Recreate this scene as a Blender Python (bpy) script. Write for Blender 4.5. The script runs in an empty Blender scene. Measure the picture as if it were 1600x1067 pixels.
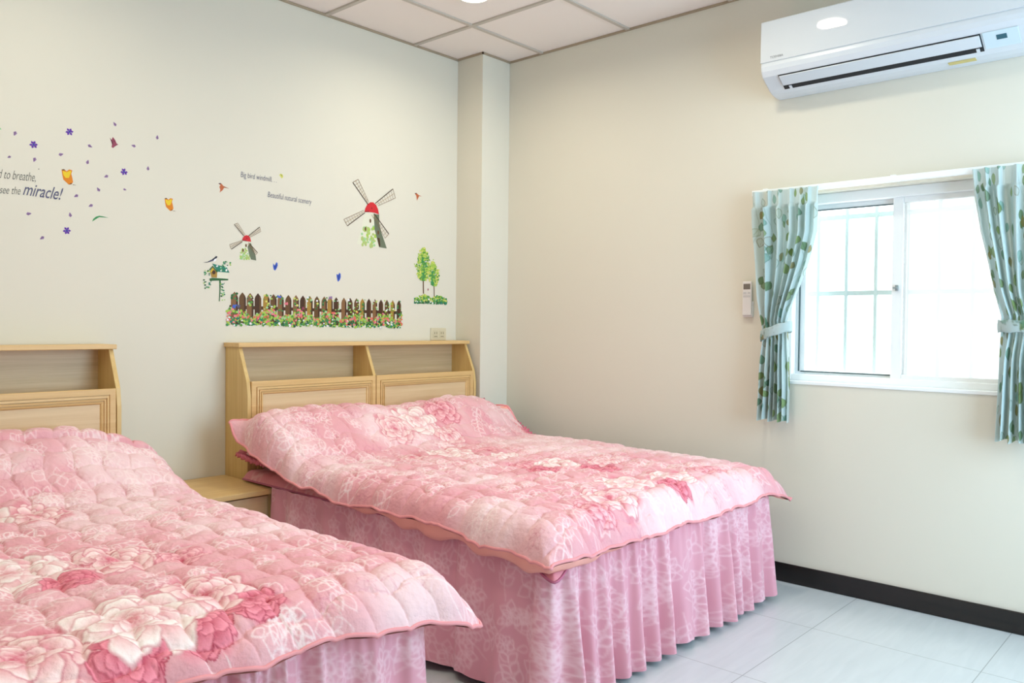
import bpy, bmesh, math, random
import numpy as np
from mathutils import Vector, Matrix

# ------------------------------------------------------------------ camera, world, light, exposure
S = bpy.context.scene
COL = S.collection
cam_data = bpy.data.cameras.new('camera')
cam = bpy.data.objects.new('camera', cam_data)
COL.objects.link(cam)
cam_data.sensor_width = 36.0
cam_data.lens = 28.803
cam_data.clip_start = 0.02
right_v = Vector((0.6700736, -0.74222662, 0.0100504))
up_v = Vector((0.00844996, 0.02116588, 0.99974027))
fwd_v = Vector((0.74224657, 0.66981464, -0.02045448))
m = Matrix(((right_v.x, up_v.x, -fwd_v.x, -3.75597), (right_v.y, up_v.y, -fwd_v.y, -3.64134),
            (right_v.z, up_v.z, -fwd_v.z, 1.208498), (0, 0, 0, 1)))
cam.matrix_world = m
S.camera = cam
S.view_settings.view_transform = 'Standard'
S.view_settings.look = 'None'
S.view_settings.gamma = 1.0
S.view_settings.use_curve_mapping = False
S.view_settings.exposure = 0.12

world = bpy.data.worlds.new('overcast_daylight'); S.world = world
world.use_nodes = True
wn = world.node_tree.nodes; wl = world.node_tree.links
bg = wn['Background']; bg.inputs['Strength'].default_value = 3.6
bg.inputs['Color'].default_value = (0.92, 0.98, 1.0, 1)

def area(name, loc, rot, sx, sy, power, color, shape='RECTANGLE', spread=math.pi):
    d = bpy.data.lights.new(name, 'AREA'); d.shape = shape; d.size = sx
    if shape == 'RECTANGLE': d.size_y = sy
    d.energy = power; d.color = color; d.spread = spread
    o = bpy.data.objects.new(name, d); o.location = loc; o.rotation_euler = rot
    COL.objects.link(o); return o
# daylight coming in through the large window in the wall behind the camera
area('daylight_back_window', (-1.05, -4.50, 1.45), (math.radians(90), 0, 0), 1.7, 1.9, 41, (0.31, 0.66, 1.0))
LAMP_W = 6.4
LAMP_C = (1.0, 0.93, 0.77)

# ------------------------------------------------------------------ helpers
def lin(c):
    c = np.asarray(c, float)/255.0
    return np.where(c <= 0.04045, c/12.92, ((c+0.055)/1.055)**2.4)
def rgb(*c): return tuple(lin(c))+(1.0,)
def mat(name, color=None, rough=0.6, spec=0.5, metal=0, coat=0, emit=None, estr=0, attr=None, sheen=0):
    M = bpy.data.materials.new(name); M.use_nodes = True
    b = M.node_tree.nodes['Principled BSDF']
    if color: b.inputs['Base Color'].default_value = rgb(*color)
    b.inputs['Roughness'].default_value = rough
    b.inputs['Specular IOR Level'].default_value = spec
    b.inputs['Metallic'].default_value = metal
    b.inputs['Coat Weight'].default_value = coat
    b.inputs['Coat Roughness'].default_value = 0.05
    b.inputs['Sheen Weight'].default_value = sheen
    if emit:
        b.inputs['Emission Color'].default_value = rgb(*emit); b.inputs['Emission Strength'].default_value = estr
    if attr:
        a = M.node_tree.nodes.new('ShaderNodeAttribute'); a.attribute_name = attr
        M.node_tree.links.new(a.outputs['Color'], b.inputs['Base Color'])
    return M
def nodes(M): return M.node_tree.nodes, M.node_tree.links, M.node_tree.nodes['Principled BSDF']
def noise_bump(M, scale, strength, dist=0.002, stretch=(1, 1, 1), detail=4):
    n, l, b = nodes(M)
    tc = n.new('ShaderNodeTexCoord'); mp = n.new('ShaderNodeMapping'); mp.inputs['Scale'].default_value = stretch
    nz = n.new('ShaderNodeTexNoise'); nz.inputs['Scale'].default_value = scale; nz.inputs['Detail'].default_value = detail
    bp = n.new('ShaderNodeBump'); bp.inputs['Strength'].default_value = strength; bp.inputs['Distance'].default_value = dist
    l.new(tc.outputs['Object'], mp.inputs['Vector']); l.new(mp.outputs[0], nz.inputs['Vector'])
    l.new(nz.outputs['Fac'], bp.inputs['Height']); l.new(bp.outputs[0], b.inputs['Normal'])
def mottle(M, c1, c2, scale, stretch=(1, 1, 1), detail=4, lo=0.35, hi=0.65):
    n, l, b = nodes(M)
    tc = n.new('ShaderNodeTexCoord'); mp = n.new('ShaderNodeMapping'); mp.inputs['Scale'].default_value = stretch
    nz = n.new('ShaderNodeTexNoise'); nz.inputs['Scale'].default_value = scale; nz.inputs['Detail'].default_value = detail
    r = n.new('ShaderNodeValToRGB'); r.color_ramp.elements[0].color = rgb(*c1); r.color_ramp.elements[1].color = rgb(*c2)
    r.color_ramp.elements[0].position = lo; r.color_ramp.elements[1].position = hi
    l.new(tc.outputs['Object'], mp.inputs['Vector']); l.new(mp.outputs[0], nz.inputs['Vector'])
    l.new(nz.outputs['Fac'], r.inputs['Fac']); l.new(r.outputs['Color'], b.inputs['Base Color'])
def wood(name, c1, c2, axis):
    # straight fine grain running along one axis
    M = mat(name, c1, rough=0.38, spec=0.4)
    st = [55.0, 55.0, 55.0]; st[axis] = 1.6
    n, l, b = nodes(M)
    tc = n.new('ShaderNodeTexCoord'); mp = n.new('ShaderNodeMapping'); mp.inputs['Scale'].default_value = st
    nz = n.new('ShaderNodeTexNoise'); nz.inputs['Scale'].default_value = 1.0; nz.inputs['Detail'].default_value = 5; nz.inputs['Roughness'].default_value = 0.65
    nz.inputs['Distortion'].default_value = 0.3
    r = n.new('ShaderNodeValToRGB'); r.color_ramp.elements[0].color = rgb(*c1); r.color_ramp.elements[1].color = rgb(*c2)
    r.color_ramp.elements[0].position = 0.3; r.color_ramp.elements[1].position = 0.7
    l.new(tc.outputs['Object'], mp.inputs['Vector']); l.new(mp.outputs[0], nz.inputs['Vector'])
    l.new(nz.outputs['Fac'], r.inputs['Fac']); l.new(r.outputs['Color'], b.inputs['Base Color'])
    bp = n.new('ShaderNodeBump'); bp.inputs['Strength'].default_value = 0.15; bp.inputs['Distance'].default_value = 0.001
    l.new(nz.outputs['Fac'], bp.inputs['Height']); l.new(bp.outputs[0], b.inputs['Normal'])
    return M

def link(name, me, M=None, parent=None, loc=None):
    o = bpy.data.objects.new(name, me); COL.objects.link(o)
    if M is not None:
        for q in (M if isinstance(M, (list, tuple)) else [M]): me.materials.append(q)
    if parent is not None: o.parent = parent
    if loc is not None: o.location = loc
    return o
def thing(name, label, cat, loc=(0, 0, 0), group=None):
    o = bpy.data.objects.new(name, None); COL.objects.link(o); o.location = loc
    o.empty_display_size = 0.05
    o['label'] = label; o['category'] = cat
    if group: o['group'] = group
    return o
def tag(o, label, cat, group=None):
    o['label'] = label; o['category'] = cat
    if group: o['group'] = group
    return o
def struct(o): o['kind'] = 'structure'; return o

class MB:
    """collects vertices and faces of one mesh"""
    def __init__(s): s.v = []; s.f = []; s.mi = []
    def add(s, v, f, mi=0):
        k = len(s.v); s.v += [tuple(q) for q in v]; s.f += [tuple(i+k for i in q) for q in f]; s.mi += [mi]*len(f)
    def box(s, a, b, mi=0):
        x0, y0, z0 = a; x1, y1, z1 = b
        x0, x1 = min(x0, x1), max(x0, x1); y0, y1 = min(y0, y1), max(y0, y1); z0, z1 = min(z0, z1), max(z0, z1)
        s.add([(x0, y0, z0), (x1, y0, z0), (x1, y1, z0), (x0, y1, z0), (x0, y0, z1), (x1, y0, z1), (x1, y1, z1), (x0, y1, z1)],
              [(3, 2, 1, 0), (4, 5, 6, 7), (0, 1, 5, 4), (1, 2, 6, 5), (2, 3, 7, 6), (3, 0, 4, 7)], mi)
    def prism(s, poly, fn, t0, t1, mi=0):
        # poly in 2D, fn(p, t) -> 3D point
        n = len(poly)
        s.add([fn(p, t0) for p in poly]+[fn(p, t1) for p in poly],
              [tuple(range(n))[::-1], tuple(range(n, 2*n))]+[(i, (i+1) % n, (i+1) % n+n, i+n) for i in range(n)], mi)
    def tube(s, pts, r, n=8, mi=0, closed=False):
        pts = [Vector(p) for p in pts]; N = len(pts); k = len(s.v)
        for i, p in enumerate(pts):
            a = pts[(i-1) % N] if (closed or i > 0) else p; b = pts[(i+1) % N] if (closed or i < N-1) else p
            t = (b-a).normalized(); q = Vector((0, 0, 1)) if abs(t.z) < 0.9 else Vector((1, 0, 0))
            u = t.cross(q).normalized(); w = u.cross(t)
            rr = r(i/(N-1)) if callable(r) else r
            for j in range(n):
                an = 2*math.pi*j/n; s.v.append(tuple(p+u*math.cos(an)*rr+w*math.sin(an)*rr))
        for i in range(N if closed else N-1):
            for j in range(n):
                a = k+i*n+j; b = k+i*n+(j+1) % n; i2 = (i+1) % N
                s.f.append((a, b, k+i2*n+(j+1) % n, k+i2*n+j)); s.mi.append(mi)
        if not closed:
            s.f.append(tuple(k+j for j in range(n))[::-1]); s.f.append(tuple(k+(N-1)*n+j for j in range(n))); s.mi += [mi, mi]
    def lathe(s, prof, axis_pt, n=32, mi=0):
        k = len(s.v); P = len(prof)
        for j in range(n):
            a = 2*math.pi*j/n
            for r, z in prof: s.v.append((axis_pt[0]+r*math.cos(a), axis_pt[1]+r*math.sin(a), axis_pt[2]+z))
        for j in range(n):
            for i in range(P-1):
                s.f.append((k+j*P+i, k+((j+1) % n)*P+i, k+((j+1) % n)*P+i+1, k+j*P+i+1)); s.mi.append(mi)
    def build(s, name, M, parent=None, bevel=0, smooth=False, origin=None):
        me = bpy.data.meshes.new(name)
        v = s.v
        if origin is not None: v = [(a-origin[0], b-origin[1], c-origin[2]) for a, b, c in v]
        me.from_pydata(v, [], s.f); me.update()
        o = link(name, me, M, parent, origin)
        if isinstance(M, (list, tuple)): me.polygons.foreach_set('material_index', s.mi)
        bm = bmesh.new(); bm.from_mesh(me); bmesh.ops.recalc_face_normals(bm, faces=bm.faces); bm.to_mesh(me); bm.free()
        if smooth: me.polygons.foreach_set('use_smooth', [True]*len(me.polygons))
        if bevel:
            md = o.modifiers.new('bevel', 'BEVEL'); md.width = bevel; md.segments = 2; md.limit_method = 'ANGLE'; md.angle_limit = 0.6
        return o
def grid_mesh(name, P, M, parent=None, color=None, uv=None, flip=False, wrap=False):
    """P: (rows, cols, 3) array -> smooth quad grid, optional per-point linear colour"""
    R, C = P.shape[:2]
    me = bpy.data.meshes.new(name)
    me.vertices.add(R*C); me.vertices.foreach_set('co', P.reshape(-1).astype(np.float32))
    i = np.arange(R*C).reshape(R, C)
    if wrap: a, b, c, d = i[:-1, :], np.roll(i, -1, 1)[:-1, :], np.roll(i, -1, 1)[1:, :], i[1:, :]
    else: a, b, c, d = i[:-1, :-1], i[:-1, 1:], i[1:, 1:], i[1:, :-1]
    q = np.stack([a, d, c, b] if flip else [a, b, c, d], -1).reshape(-1, 4)
    n = len(q)
    me.loops.add(n*4); me.loops.foreach_set('vertex_index', q.reshape(-1).astype(np.int32))
    me.polygons.add(n); me.polygons.foreach_set('loop_start', np.arange(0, n*4, 4, dtype=np.int32))
    me.polygons.foreach_set('use_smooth', np.ones(n, bool))
    me.update(calc_edges=True); me.validate()
    if color is not None:
        at = me.color_attributes.new('print', 'FLOAT_COLOR', 'POINT')
        cc = np.ones((R*C, 4), np.float32); cc[:, :3] = color.reshape(-1, 3); at.data.foreach_set('color', cc.reshape(-1))
    return link(name, me, M, parent)
def smooth01(x): x = np.clip(x, 0, 1); return x*x*(3-2*x)
def vnoise(x, y, seed=0):
    """smooth value noise on arrays"""
    r = np.random.RandomState(seed); T = r.rand(64, 64)
    xi = np.floor(x).astype(int); yi = np.floor(y).astype(int); fx = smooth01(x-xi); fy = smooth01(y-yi)
    g = lambda a, b: T[a % 64, b % 64]
    return (g(xi, yi)*(1-fx)+g(xi+1, yi)*fx)*(1-fy)+(g(xi, yi+1)*(1-fx)+g(xi+1, yi+1)*fx)*fy
def fbm(x, y, seed=0, o=3): return sum(vnoise(x*2**k, y*2**k, seed+k)/2**k for k in range(o))/sum(1/2**k for k in range(o))

# ------------------------------------------------------------------ fabric prints, drawn stroke by stroke on the cloth's own grid
class Print:
    def __init__(s, w, h, res, base):
        s.res = res; s.nx = int(w/res)+1; s.ny = int(h/res)+1
        s.img = np.empty((s.ny, s.nx, 3)); s.img[:] = base
        s.X, s.Y = np.meshgrid(np.arange(s.nx)*res, np.arange(s.ny)*res)
    def win(s, cx, cy, r):
        a = max(0, int((cx-r)/s.res)); b = min(s.nx, int((cx+r)/s.res)+2); c = max(0, int((cy-r)/s.res)); d = min(s.ny, int((cy+r)/s.res)+2)
        return (slice(c, d), slice(a, b)) if b > a and d > c else None
    def blend(s, w, col, a): s.img[w] = s.img[w]*(1-a[..., None])+np.asarray(col)*a[..., None]
    def stroke(s, pts, wd, col, al=0.9):
        for (x0, y0), (x1, y1) in zip(pts[:-1], pts[1:]):
            L = math.hypot(x1-x0, y1-y0); cx, cy = (x0+x1)/2, (y0+y1)/2
            w = s.win(cx, cy, L/2+wd*2)
            if w is None: continue
            X, Y = s.X[w]-x0, s.Y[w]-y0; t = np.clip((X*(x1-x0)+Y*(y1-y0))/(L*L+1e-12), 0, 1)
            d = np.hypot(X-t*(x1-x0), Y-t*(y1-y0))
            s.blend(w, col, al*np.clip((wd-d)/s.res+0.5, 0, 1))
    def leaf(s, x, y, ang, L, W, wd, col, fill=None, fa=0.5, al=0.85, vein=False):
        up = []; dn = []
        for i in range(9):
            t = i/8; h = W*math.sin(math.pi*t**0.8)*(1-0.15*t)
            up.append((t*L, h)); dn.append((t*L, -h))
        c, sn = math.cos(ang), math.sin(ang); R = lambda p: (x+p[0]*c-p[1]*sn, y+p[0]*sn+p[1]*c)
        if fill is not None:
            w = s.win(*R((L/2, 0)), L*0.7)
            if w is not None:
                X, Y = s.X[w]-x, s.Y[w]-y; u = (X*c+Y*sn)/L; v = -X*sn+Y*c
                h = W*np.sin(np.pi*np.clip(u, 0, 1)**0.8); s.blend(w, fill, fa*((np.abs(v) < h) & (u > 0) & (u < 1)))
        s.stroke([R(p) for p in up], wd, col, al); s.stroke([R(p) for p in dn], wd, col, al)
        if vein: s.stroke([R((0, 0)), R((L*0.8, 0))], wd*0.7, col, al)
    def blossom(s, x, y, R, wd, col, rng, al=0.85):
        n = rng.choice([4, 5, 6]); a0 = rng.random()*6.3
        for k in range(n): s.leaf(x, y, a0+k*2*math.pi/n, R*rng.uniform(.8, 1.1), R*0.36, wd, col, al=al)
    def spray(s, x, y, ang, L, wd, col, rng, al=0.85):
        pts = []; a = ang
        for k in range(9):
            pts.append((x, y)); x += math.cos(a)*L/8; y += math.sin(a)*L/8; a += rng.uniform(-.25, .3)
            if k in (2, 4, 6): s.leaf(x, y, a+0.8, L*0.33, L*0.1, wd, col, al=al); s.leaf(x, y, a-0.8, L*0.3, L*0.09, wd, col, al=al)
        s.stroke(pts, wd, col, al); s.leaf(x, y, a, L*0.3, L*0.09, wd, col, al=al)
    def rose(s, cx, cy, R, rim, base, rng, halo=None, sy=1.0):
        if halo is not None:
            w = s.win(cx, cy, R*1.9)
            if w is not None:
                X, Y = s.X[w]-cx, (s.Y[w]-cy)/sy; th = np.arctan2(Y, X); d = np.hypot(X, Y)/R
                s.blend(w, halo, 0.75*np.clip((1.42+0.14*np.sin(5*th+cx*9)+0.08*np.sin(11*th)-d)/0.22, 0, 1))
        rim = np.array(rim); base = np.array(base)
        for r0, rp, n, dk in ((.86, .46, 7, .15), (.66, .42, 6, 0), (.48, .34, 5, 0), (.32, .26, 5, 0), (.19, .19, 4, .2), (.09, .12, 3, .45)):
            a0 = rng.random()*6.3
            for k in range(n):
                a = a0+k*2*math.pi/n+rng.uniform(-.12, .12); px = cx+r0*R*math.cos(a); py = cy+r0*R*math.sin(a)*sy
                w = s.win(px, py, rp*R*1.35)
                if w is None: continue
                X, Y = s.X[w]-px, (s.Y[w]-py)/sy; th = np.arctan2(Y, X)-a
                d = np.hypot(X, Y)/(rp*R*(1+0.07*np.sin(3*th+k)+0.05*np.sin(7*th+a0)+0.10*np.cos(2*th)))
                q = (np.hypot(s.X[w]-cx, (s.Y[w]-cy)/sy)/R-(r0-rp*.75))/(1.55*rp)
                q = np.clip(q, 0, 1)**1.25; q = np.clip(q-dk, 0, 1)
                col = base+(rim-base)*q[..., None]
                edge = np.clip((d-0.86)/0.10, 0, 1)[..., None]; col = col*(1-edge*0.8)+(base*0.86)*edge*0.8
                hi = (np.exp(-((d-0.82)/0.06)**2)*0.35)[..., None]; col = col*(1-hi)+np.minimum(rim*1.08, 1)*hi
                s.img[w] = np.where((d < 1)[..., None], col, s.img[w])
    def sample(s, U, V):
        x = np.clip(U/s.res, 0, s.nx-1.001); y = np.clip(V/s.res, 0, s.ny-1.001); xi = x.astype(int); yi = y.astype(int); fx = (x-xi)[..., None]; fy = (y-yi)[..., None]
        g = s.img
        return (g[yi, xi]*(1-fx)+g[yi, xi+1]*fx)*(1-fy)+(g[yi+1, xi]*(1-fx)+g[yi+1, xi+1]*fx)*fy

# ------------------------------------------------------------------ materials
M_wall = mat('wall_paint_cream', (224, 220, 205), rough=0.75, spec=0.25); noise_bump(M_wall, 220, 0.08, 0.001)
M_wall2 = M_wall
M_ceil = mat('ceiling_tile', (244, 236, 229), rough=0.85, spec=0.2); noise_bump(M_ceil, 400, 0.15, 0.001)
M_tbar = mat('ceiling_grid_bar', (196, 188, 176), rough=0.5)
M_edge = mat('ceiling_edge_angle', (168, 152, 128), rough=0.6)
M_skirting = mat('black_skirting', (30, 25, 23), rough=0.25, spec=0.5); mottle(M_skirting, (14, 11, 10), (30, 24, 21), 8, (1, 0.3, 8))
M_white = mat('white_upvc', (246, 250, 250), rough=0.35)
M_gasket = mat('dark_gasket', (70, 90, 92), rough=0.6)
M_floor = mat('floor_tile', (222, 226, 226), rough=0.22, spec=0.5)
n, l, b = nodes(M_floor)
tc = n.new('ShaderNodeTexCoord'); mp = n.new('ShaderNodeMapping'); mp.inputs['Scale'].default_value = (2.2, 16, 1)
nz = n.new('ShaderNodeTexNoise'); nz.inputs['Scale'].default_value = 2.0; nz.inputs['Detail'].default_value = 6; nz.inputs['Distortion'].default_value = 0.6
rp = n.new('ShaderNodeValToRGB'); rp.color_ramp.elements[0].color = rgb(190, 197, 199); rp.color_ramp.elements[1].color = rgb(206, 212, 213)
br = n.new('ShaderNodeTexBrick'); br.offset = 0; br.inputs['Scale'].default_value = 1; br.inputs['Brick Width'].default_value = 0.61; br.inputs['Row Height'].default_value = 0.602
br.inputs['Mortar Size'].default_value = 0.0018; br.inputs['Mortar Smooth'].default_value = 0.2
br.inputs['Mortar'].default_value = rgb(160, 164, 164); br.inputs['Color2'].default_value = (1, 1, 1, 1)
mp2 = n.new('ShaderNodeMapping'); mp2.inputs['Location'].default_value = (0.51+0.61*20, 2.355+0.602*20, 0)
l.new(tc.outputs['Object'], mp.inputs['Vector']); l.new(mp.outputs[0], nz.inputs['Vector']); l.new(nz.outputs['Fac'], rp.inputs['Fac'])
l.new(tc.outputs['Object'], mp2.inputs['Vector']); l.new(mp2.outputs[0], br.inputs['Vector'])
l.new(rp.outputs['Color'], br.inputs['Color1']); l.new(rp.outputs['Color'], br.inputs['Color2']); l.new(br.outputs['Color'], b.inputs['Base Color'])

# ------------------------------------------------------------------ room shell
H = 2.822; XL = -4.95; YB = -4.55
WY0, WY1, WZ0, WZ1 = -2.97, -1.98, 0.955, 1.832     # small window opening in wall_right
BX0, BX1, BZ0, BZ1 = -1.95, -0.15, 0.5, 2.45         # big window opening in wall_back
def wall_box(name, a, b, M=M_wall):
    g = MB(); g.box(a, b); return struct(g.build(name, M))
wall_box('floor', (XL-.15, YB-.15, -0.1), (0.15, 0.15, 0), M_floor)
g = MB(); g.box((XL-.15, YB-.15, H+0.006), (0.15, 0.15, H+0.1)); struct(g.build('ceiling', M_ceil))
wall_box('wall_far', (XL-.15, 0, 0), (0.0, 0.15, H+.006))
wall_box('wall_left', (XL-.15, YB, 0), (XL, 0, H+.006))
g = MB()
g.box((0, YB-.15, 0), (0.15, WY0, H+.006)); g.box((0, WY1, 0), (0.15, 0.15, H+.006))
g.box((0, WY0, 0), (0.15, WY1, WZ0)); g.box((0, WY0, WZ1), (0.15, WY1, H+.006))
struct(g.build('wall_right', M_wall2))
g = MB()
g.box((XL-.15, YB-.15, 0), (BX0, YB, H+.006)); g.box((BX1, YB-.15, 0), (0, YB, H+.006))
g.box((BX0, YB-.15, 0), (BX1, YB, BZ0)); g.box((BX0, YB-.15, BZ1), (BX1, YB, H+.006))
struct(g.build('wall_back', M_wall))
wall_box('column', (-0.240, -0.212, 0), (-0.0005, -0.0005, H+.004))
# ceiling grid of T bars
g = MB(); t = 0.0115
x = -0.595
while x > XL: g.box((x-t, YB, H-0.003), (x+t, -0.001, H+0.007)); x -= 0.61
y = -0.475
while y > YB: g.box((XL, y-t, H-0.0028), (-0.001, y+t, H+0.0068)); y -= 0.61
struct(g.build('trim_1', M_tbar))
g = MB()     # dark edge angle where the tiles meet the walls
e = 0.008
g.box((XL, -e, H-0.006), (-0.24, -0.0004, H+0.005)); g.box((-0.24-e, -0.212-e, H-0.006), (-0.2405, 0, H+0.005))
g.box((-0.24-e, -0.212-e, H-0.006), (0, -0.2125, H+0.005)); g.box((-e, YB, H-0.006), (-0.0004, -0.212, H+0.005))
struct(g.build('trim_2', M_edge))
def skirting(name, a, b):
    g = MB(); g.box(a, b); return struct(g.build(name, M_skirting, bevel=0.003))
skirting('baseboard_right', (-0.012, YB+.012, 0.001), (-0.0003, -0.213, 0.089))
skirting('baseboard_far', (XL, -0.012, 0.001), (-0.242, -0.0003, 0.089))
skirting('baseboard_left', (XL+.0003, YB+.012, 0.001), (XL+0.012, -0.013, 0.089))
skirting('baseboard_back', (XL+.013, YB+.0003, 0.001), (-0.013, YB+0.012, 0.089))
# small sliding window with clear left sash and frosted right sash
M_glass = bpy.data.materials.new('clear_glass'); M_glass.use_nodes = True
n, l = M_glass.node_tree.nodes, M_glass.node_tree.links; n.remove(n['Principled BSDF'])
tr = n.new('ShaderNodeBsdfTransparent'); gl = n.new('ShaderNodeBsdfGlossy'); gl.inputs['Roughness'].default_value = 0.02; mx = n.new('ShaderNodeMixShader'); mx.inputs[0].default_value = 0.06
l.new(tr.outputs[0], mx.inputs[1]); l.new(gl.outputs[0], mx.inputs[2]); l.new(mx.outputs[0], n['Material Output'].inputs['Surface'])
M_frost = bpy.data.materials.new('frosted_glass'); M_frost.use_nodes = True
n, l = M_frost.node_tree.nodes, M_frost.node_tree.links; n.remove(n['Principled BSDF'])
tr = n.new('ShaderNodeBsdfTransparent'); tl = n.new('ShaderNodeBsdfTranslucent'); tl.inputs['Color'].default_value = (.48, .49, .49, 1); mx = n.new('ShaderNodeMixShader'); mx.inputs[0].default_value = 0.6
l.new(tr.outputs[0], mx.inputs[1]); l.new(tl.outputs[0], mx.inputs[2]); l.new(mx.outputs[0], n['Material Output'].inputs['Surface'])
win = bpy.data.objects.new('window_1', None); COL.objects.link(win); win.location = (0.1, -2.475, WZ0); struct(win)
def wpart(g, name, M, bevel=0.0):
    o = g.build(name, M, None, bevel); o.parent = win; o.matrix_parent_inverse = Matrix.Translation(-win.location); return o
g = MB()
g.box((.05, WY0, WZ0), (.15, WY0+.028, WZ1)); g.box((.05, WY1-.028, WZ0), (.15, WY1, WZ1))
g.box((.05, WY0+.028, WZ0), (.15, WY1-.028, WZ0+.032)); g.box((.05, WY0+.028, WZ1-.045), (.15, WY1-.028, WZ1))
wpart(g, 'window_frame', M_white, 0.003)
def sash(x0, x1, ya, yb, glass):
    g = MB(); w = .03; z0 = WZ0+.020; z1 = WZ1-.040
    g.box((x0, ya, z0), (x1, ya+w+.015, z1)); g.box((x0, yb-w-.015, z0), (x1, yb, z1)); g.box((x0, ya+w+.015, z0), (x1, yb-w-.015, z0+w)); g.box((x0, ya+w+.015, z1-w), (x1, yb-w-.015, z1))
    o = wpart(g, 'sash', M_white, 0.003)
    g = MB(); xm = (x0+x1)/2; g.box((xm-.002, ya+w+.014, z0+w-.001), (xm+.002, yb-w-.014, z1-w+.001)); p = wpart(g, 'pane', glass); 
    return o
sash(.10, .125, -2.502, WY1-.028, M_glass)
sash(.07, .095, WY0+.028, -2.452, M_frost)
g = MB()   # dark gasket lines round the clear pane
g.box((.094, -2.447, .997), (.0995, -2.035, 1.002)); g.box((.094, -2.447, 1.760), (.0995, -2.035, 1.765)); g.box((.094, -2.028, 1.0), (.0995, -2.023, 1.762))
wpart(g, 'gasket', M_gasket)
g = MB(); g.box((.058, -2.482, 1.375), (.070, -2.470, 1.40)); g.box((.050, -2.480, 1.384), (.060, -2.462, 1.392)); wpart(g, 'latch', mat('latch_grey', (150, 160, 160), 0.4), 0.001)
# inner sill board
g = MB(); g.box((-0.006, WY0+.001, WZ0-.012), (.049, WY1-.001, WZ0+.003)); struct(g.build('trim_3', M_white, bevel=.002))
# security grille outside
M_gr = mat('white_painted_iron', (186, 208, 208), 0.5)
grille = thing('security_grille', 'white metal security bars outside the small curtained window', 'window grille', (0.25, -2.475, 0.9))
g = MB()
for z in (0.93, 1.376, 1.742): g.box((.244, -3.15, z-.011), (.256, -1.8, z+.011))
o = g.build('crossbar', M_gr, grille); o.matrix_parent_inverse = Matrix.Translation(-grille.location)
for k in range(10):
    y = -1.916-0.1365*k
    g = MB(); g.tube([(.25, y, 0.90), (.25, y, 1.9)], .0095, 8); o = g.build('bar', M_gr, grille); o.matrix_parent_inverse = Matrix.Translation(-grille.location)
# big window behind the camera
win2 = bpy.data.objects.new('window_2', None); COL.objects.link(win2); struct(win2)
g = MB(); g.box((BX0, YB-.14, BZ0), (BX0+.05, YB-.06, BZ1)); g.box((BX1-.05, YB-.14, BZ0), (BX1, YB-.06, BZ1)); g.box((BX0, YB-.14, BZ0), (BX1, YB-.06, BZ0+.05)); g.box((BX0, YB-.14, BZ1-.05), (BX1, YB-.06, BZ1))
g.box(((BX0+BX1)/2-.03, YB-.14, BZ0), ((BX0+BX1)/2+.03, YB-.06, BZ1)); g.build('window_frame', M_white, win2, .003)

# ------------------------------------------------------------------ ceiling downlights
M_lens = mat('lamp_lens', (255, 250, 240), 0.4, emit=(255, 246, 228), estr=9)
M_ring = mat('lamp_ring', (240, 236, 228), 0.4)
def downlight(x, y, label, watt=LAMP_W):
    t = thing('ceiling_light', label, 'ceiling light', (x, y, H), 'recessed round ceiling lights')
    g = MB(); g.lathe([(.070, -.010), (.078, -.013), (.090, -.006), (.092, .004)], (0, 0, 0), 48); g.build('trim_ring', M_ring, t, smooth=True)
    g = MB(); g.lathe([(.0005, -.007), (.04, -.007), (.071, -.008), (.071, 0.003), (.0005, .003)], (0, 0, 0), 48); g.build('lens', M_lens, t)
    d = bpy.data.lights.new('lamp_glow', 'AREA'); d.shape = 'DISK'; d.size = 0.14; d.spread = math.radians(164); d.energy = watt; d.color = LAMP_C
    o = bpy.data.objects.new('lamp_glow', d); o.location = (0, 0, -0.016); o.parent = t; COL.objects.link(o)
downlight(-0.885, -0.775, 'round recessed ceiling light above the bed beside the wall column')
downlight(-0.90, -2.00, 'round recessed ceiling light in front of the air conditioner')
downlight(-2.73, -0.775, 'round recessed ceiling light above the bed cut by the left frame edge', LAMP_W*.8)
downlight(-2.73, -2.00, 'round recessed ceiling light over the foot of the bed cut by the left frame edge')
downlight(-2.12, -3.80, 'round recessed ceiling light nearest the large window')
downlight(-4.2, -2.6, 'round recessed ceiling light nearest the side wall')

# ------------------------------------------------------------------ headboards
W_side = wood('wood_vertical', (206, 172, 108), (222, 192, 130), 2)
W_long = wood('wood_lengthwise', (212, 174, 114), (226, 192, 134), 0)
W_back = wood('wood_back_panel', (192, 168, 130), (214, 192, 156), 0)
W_door = wood('wood_door_panel', (216, 186, 142), (228, 202, 160), 0)
M_dark = mat('dark_recess', (70, 50, 30), 0.8)
PX = lambda p, t: (t, p[0], p[1])
def rect_frame(g, x0, x1, z0, z1, prof):
    # prof: list of (inset, y); swept round the rectangle with mitred corners
    k = len(g.v)
    for ins, y in prof:
        g.v += [(x0+ins, y, z0+ins), (x1-ins, y, z0+ins), (x1-ins, y, z1-ins), (x0+ins, y, z1-ins)]
    for i in range(len(prof)-1):
        for j in range(4):
            g.f.append((k+i*4+j, k+i*4+(j+1) % 4, k+(i+1)*4+(j+1) % 4, k+(i+1)*4+j)); g.mi.append(0)
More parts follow.
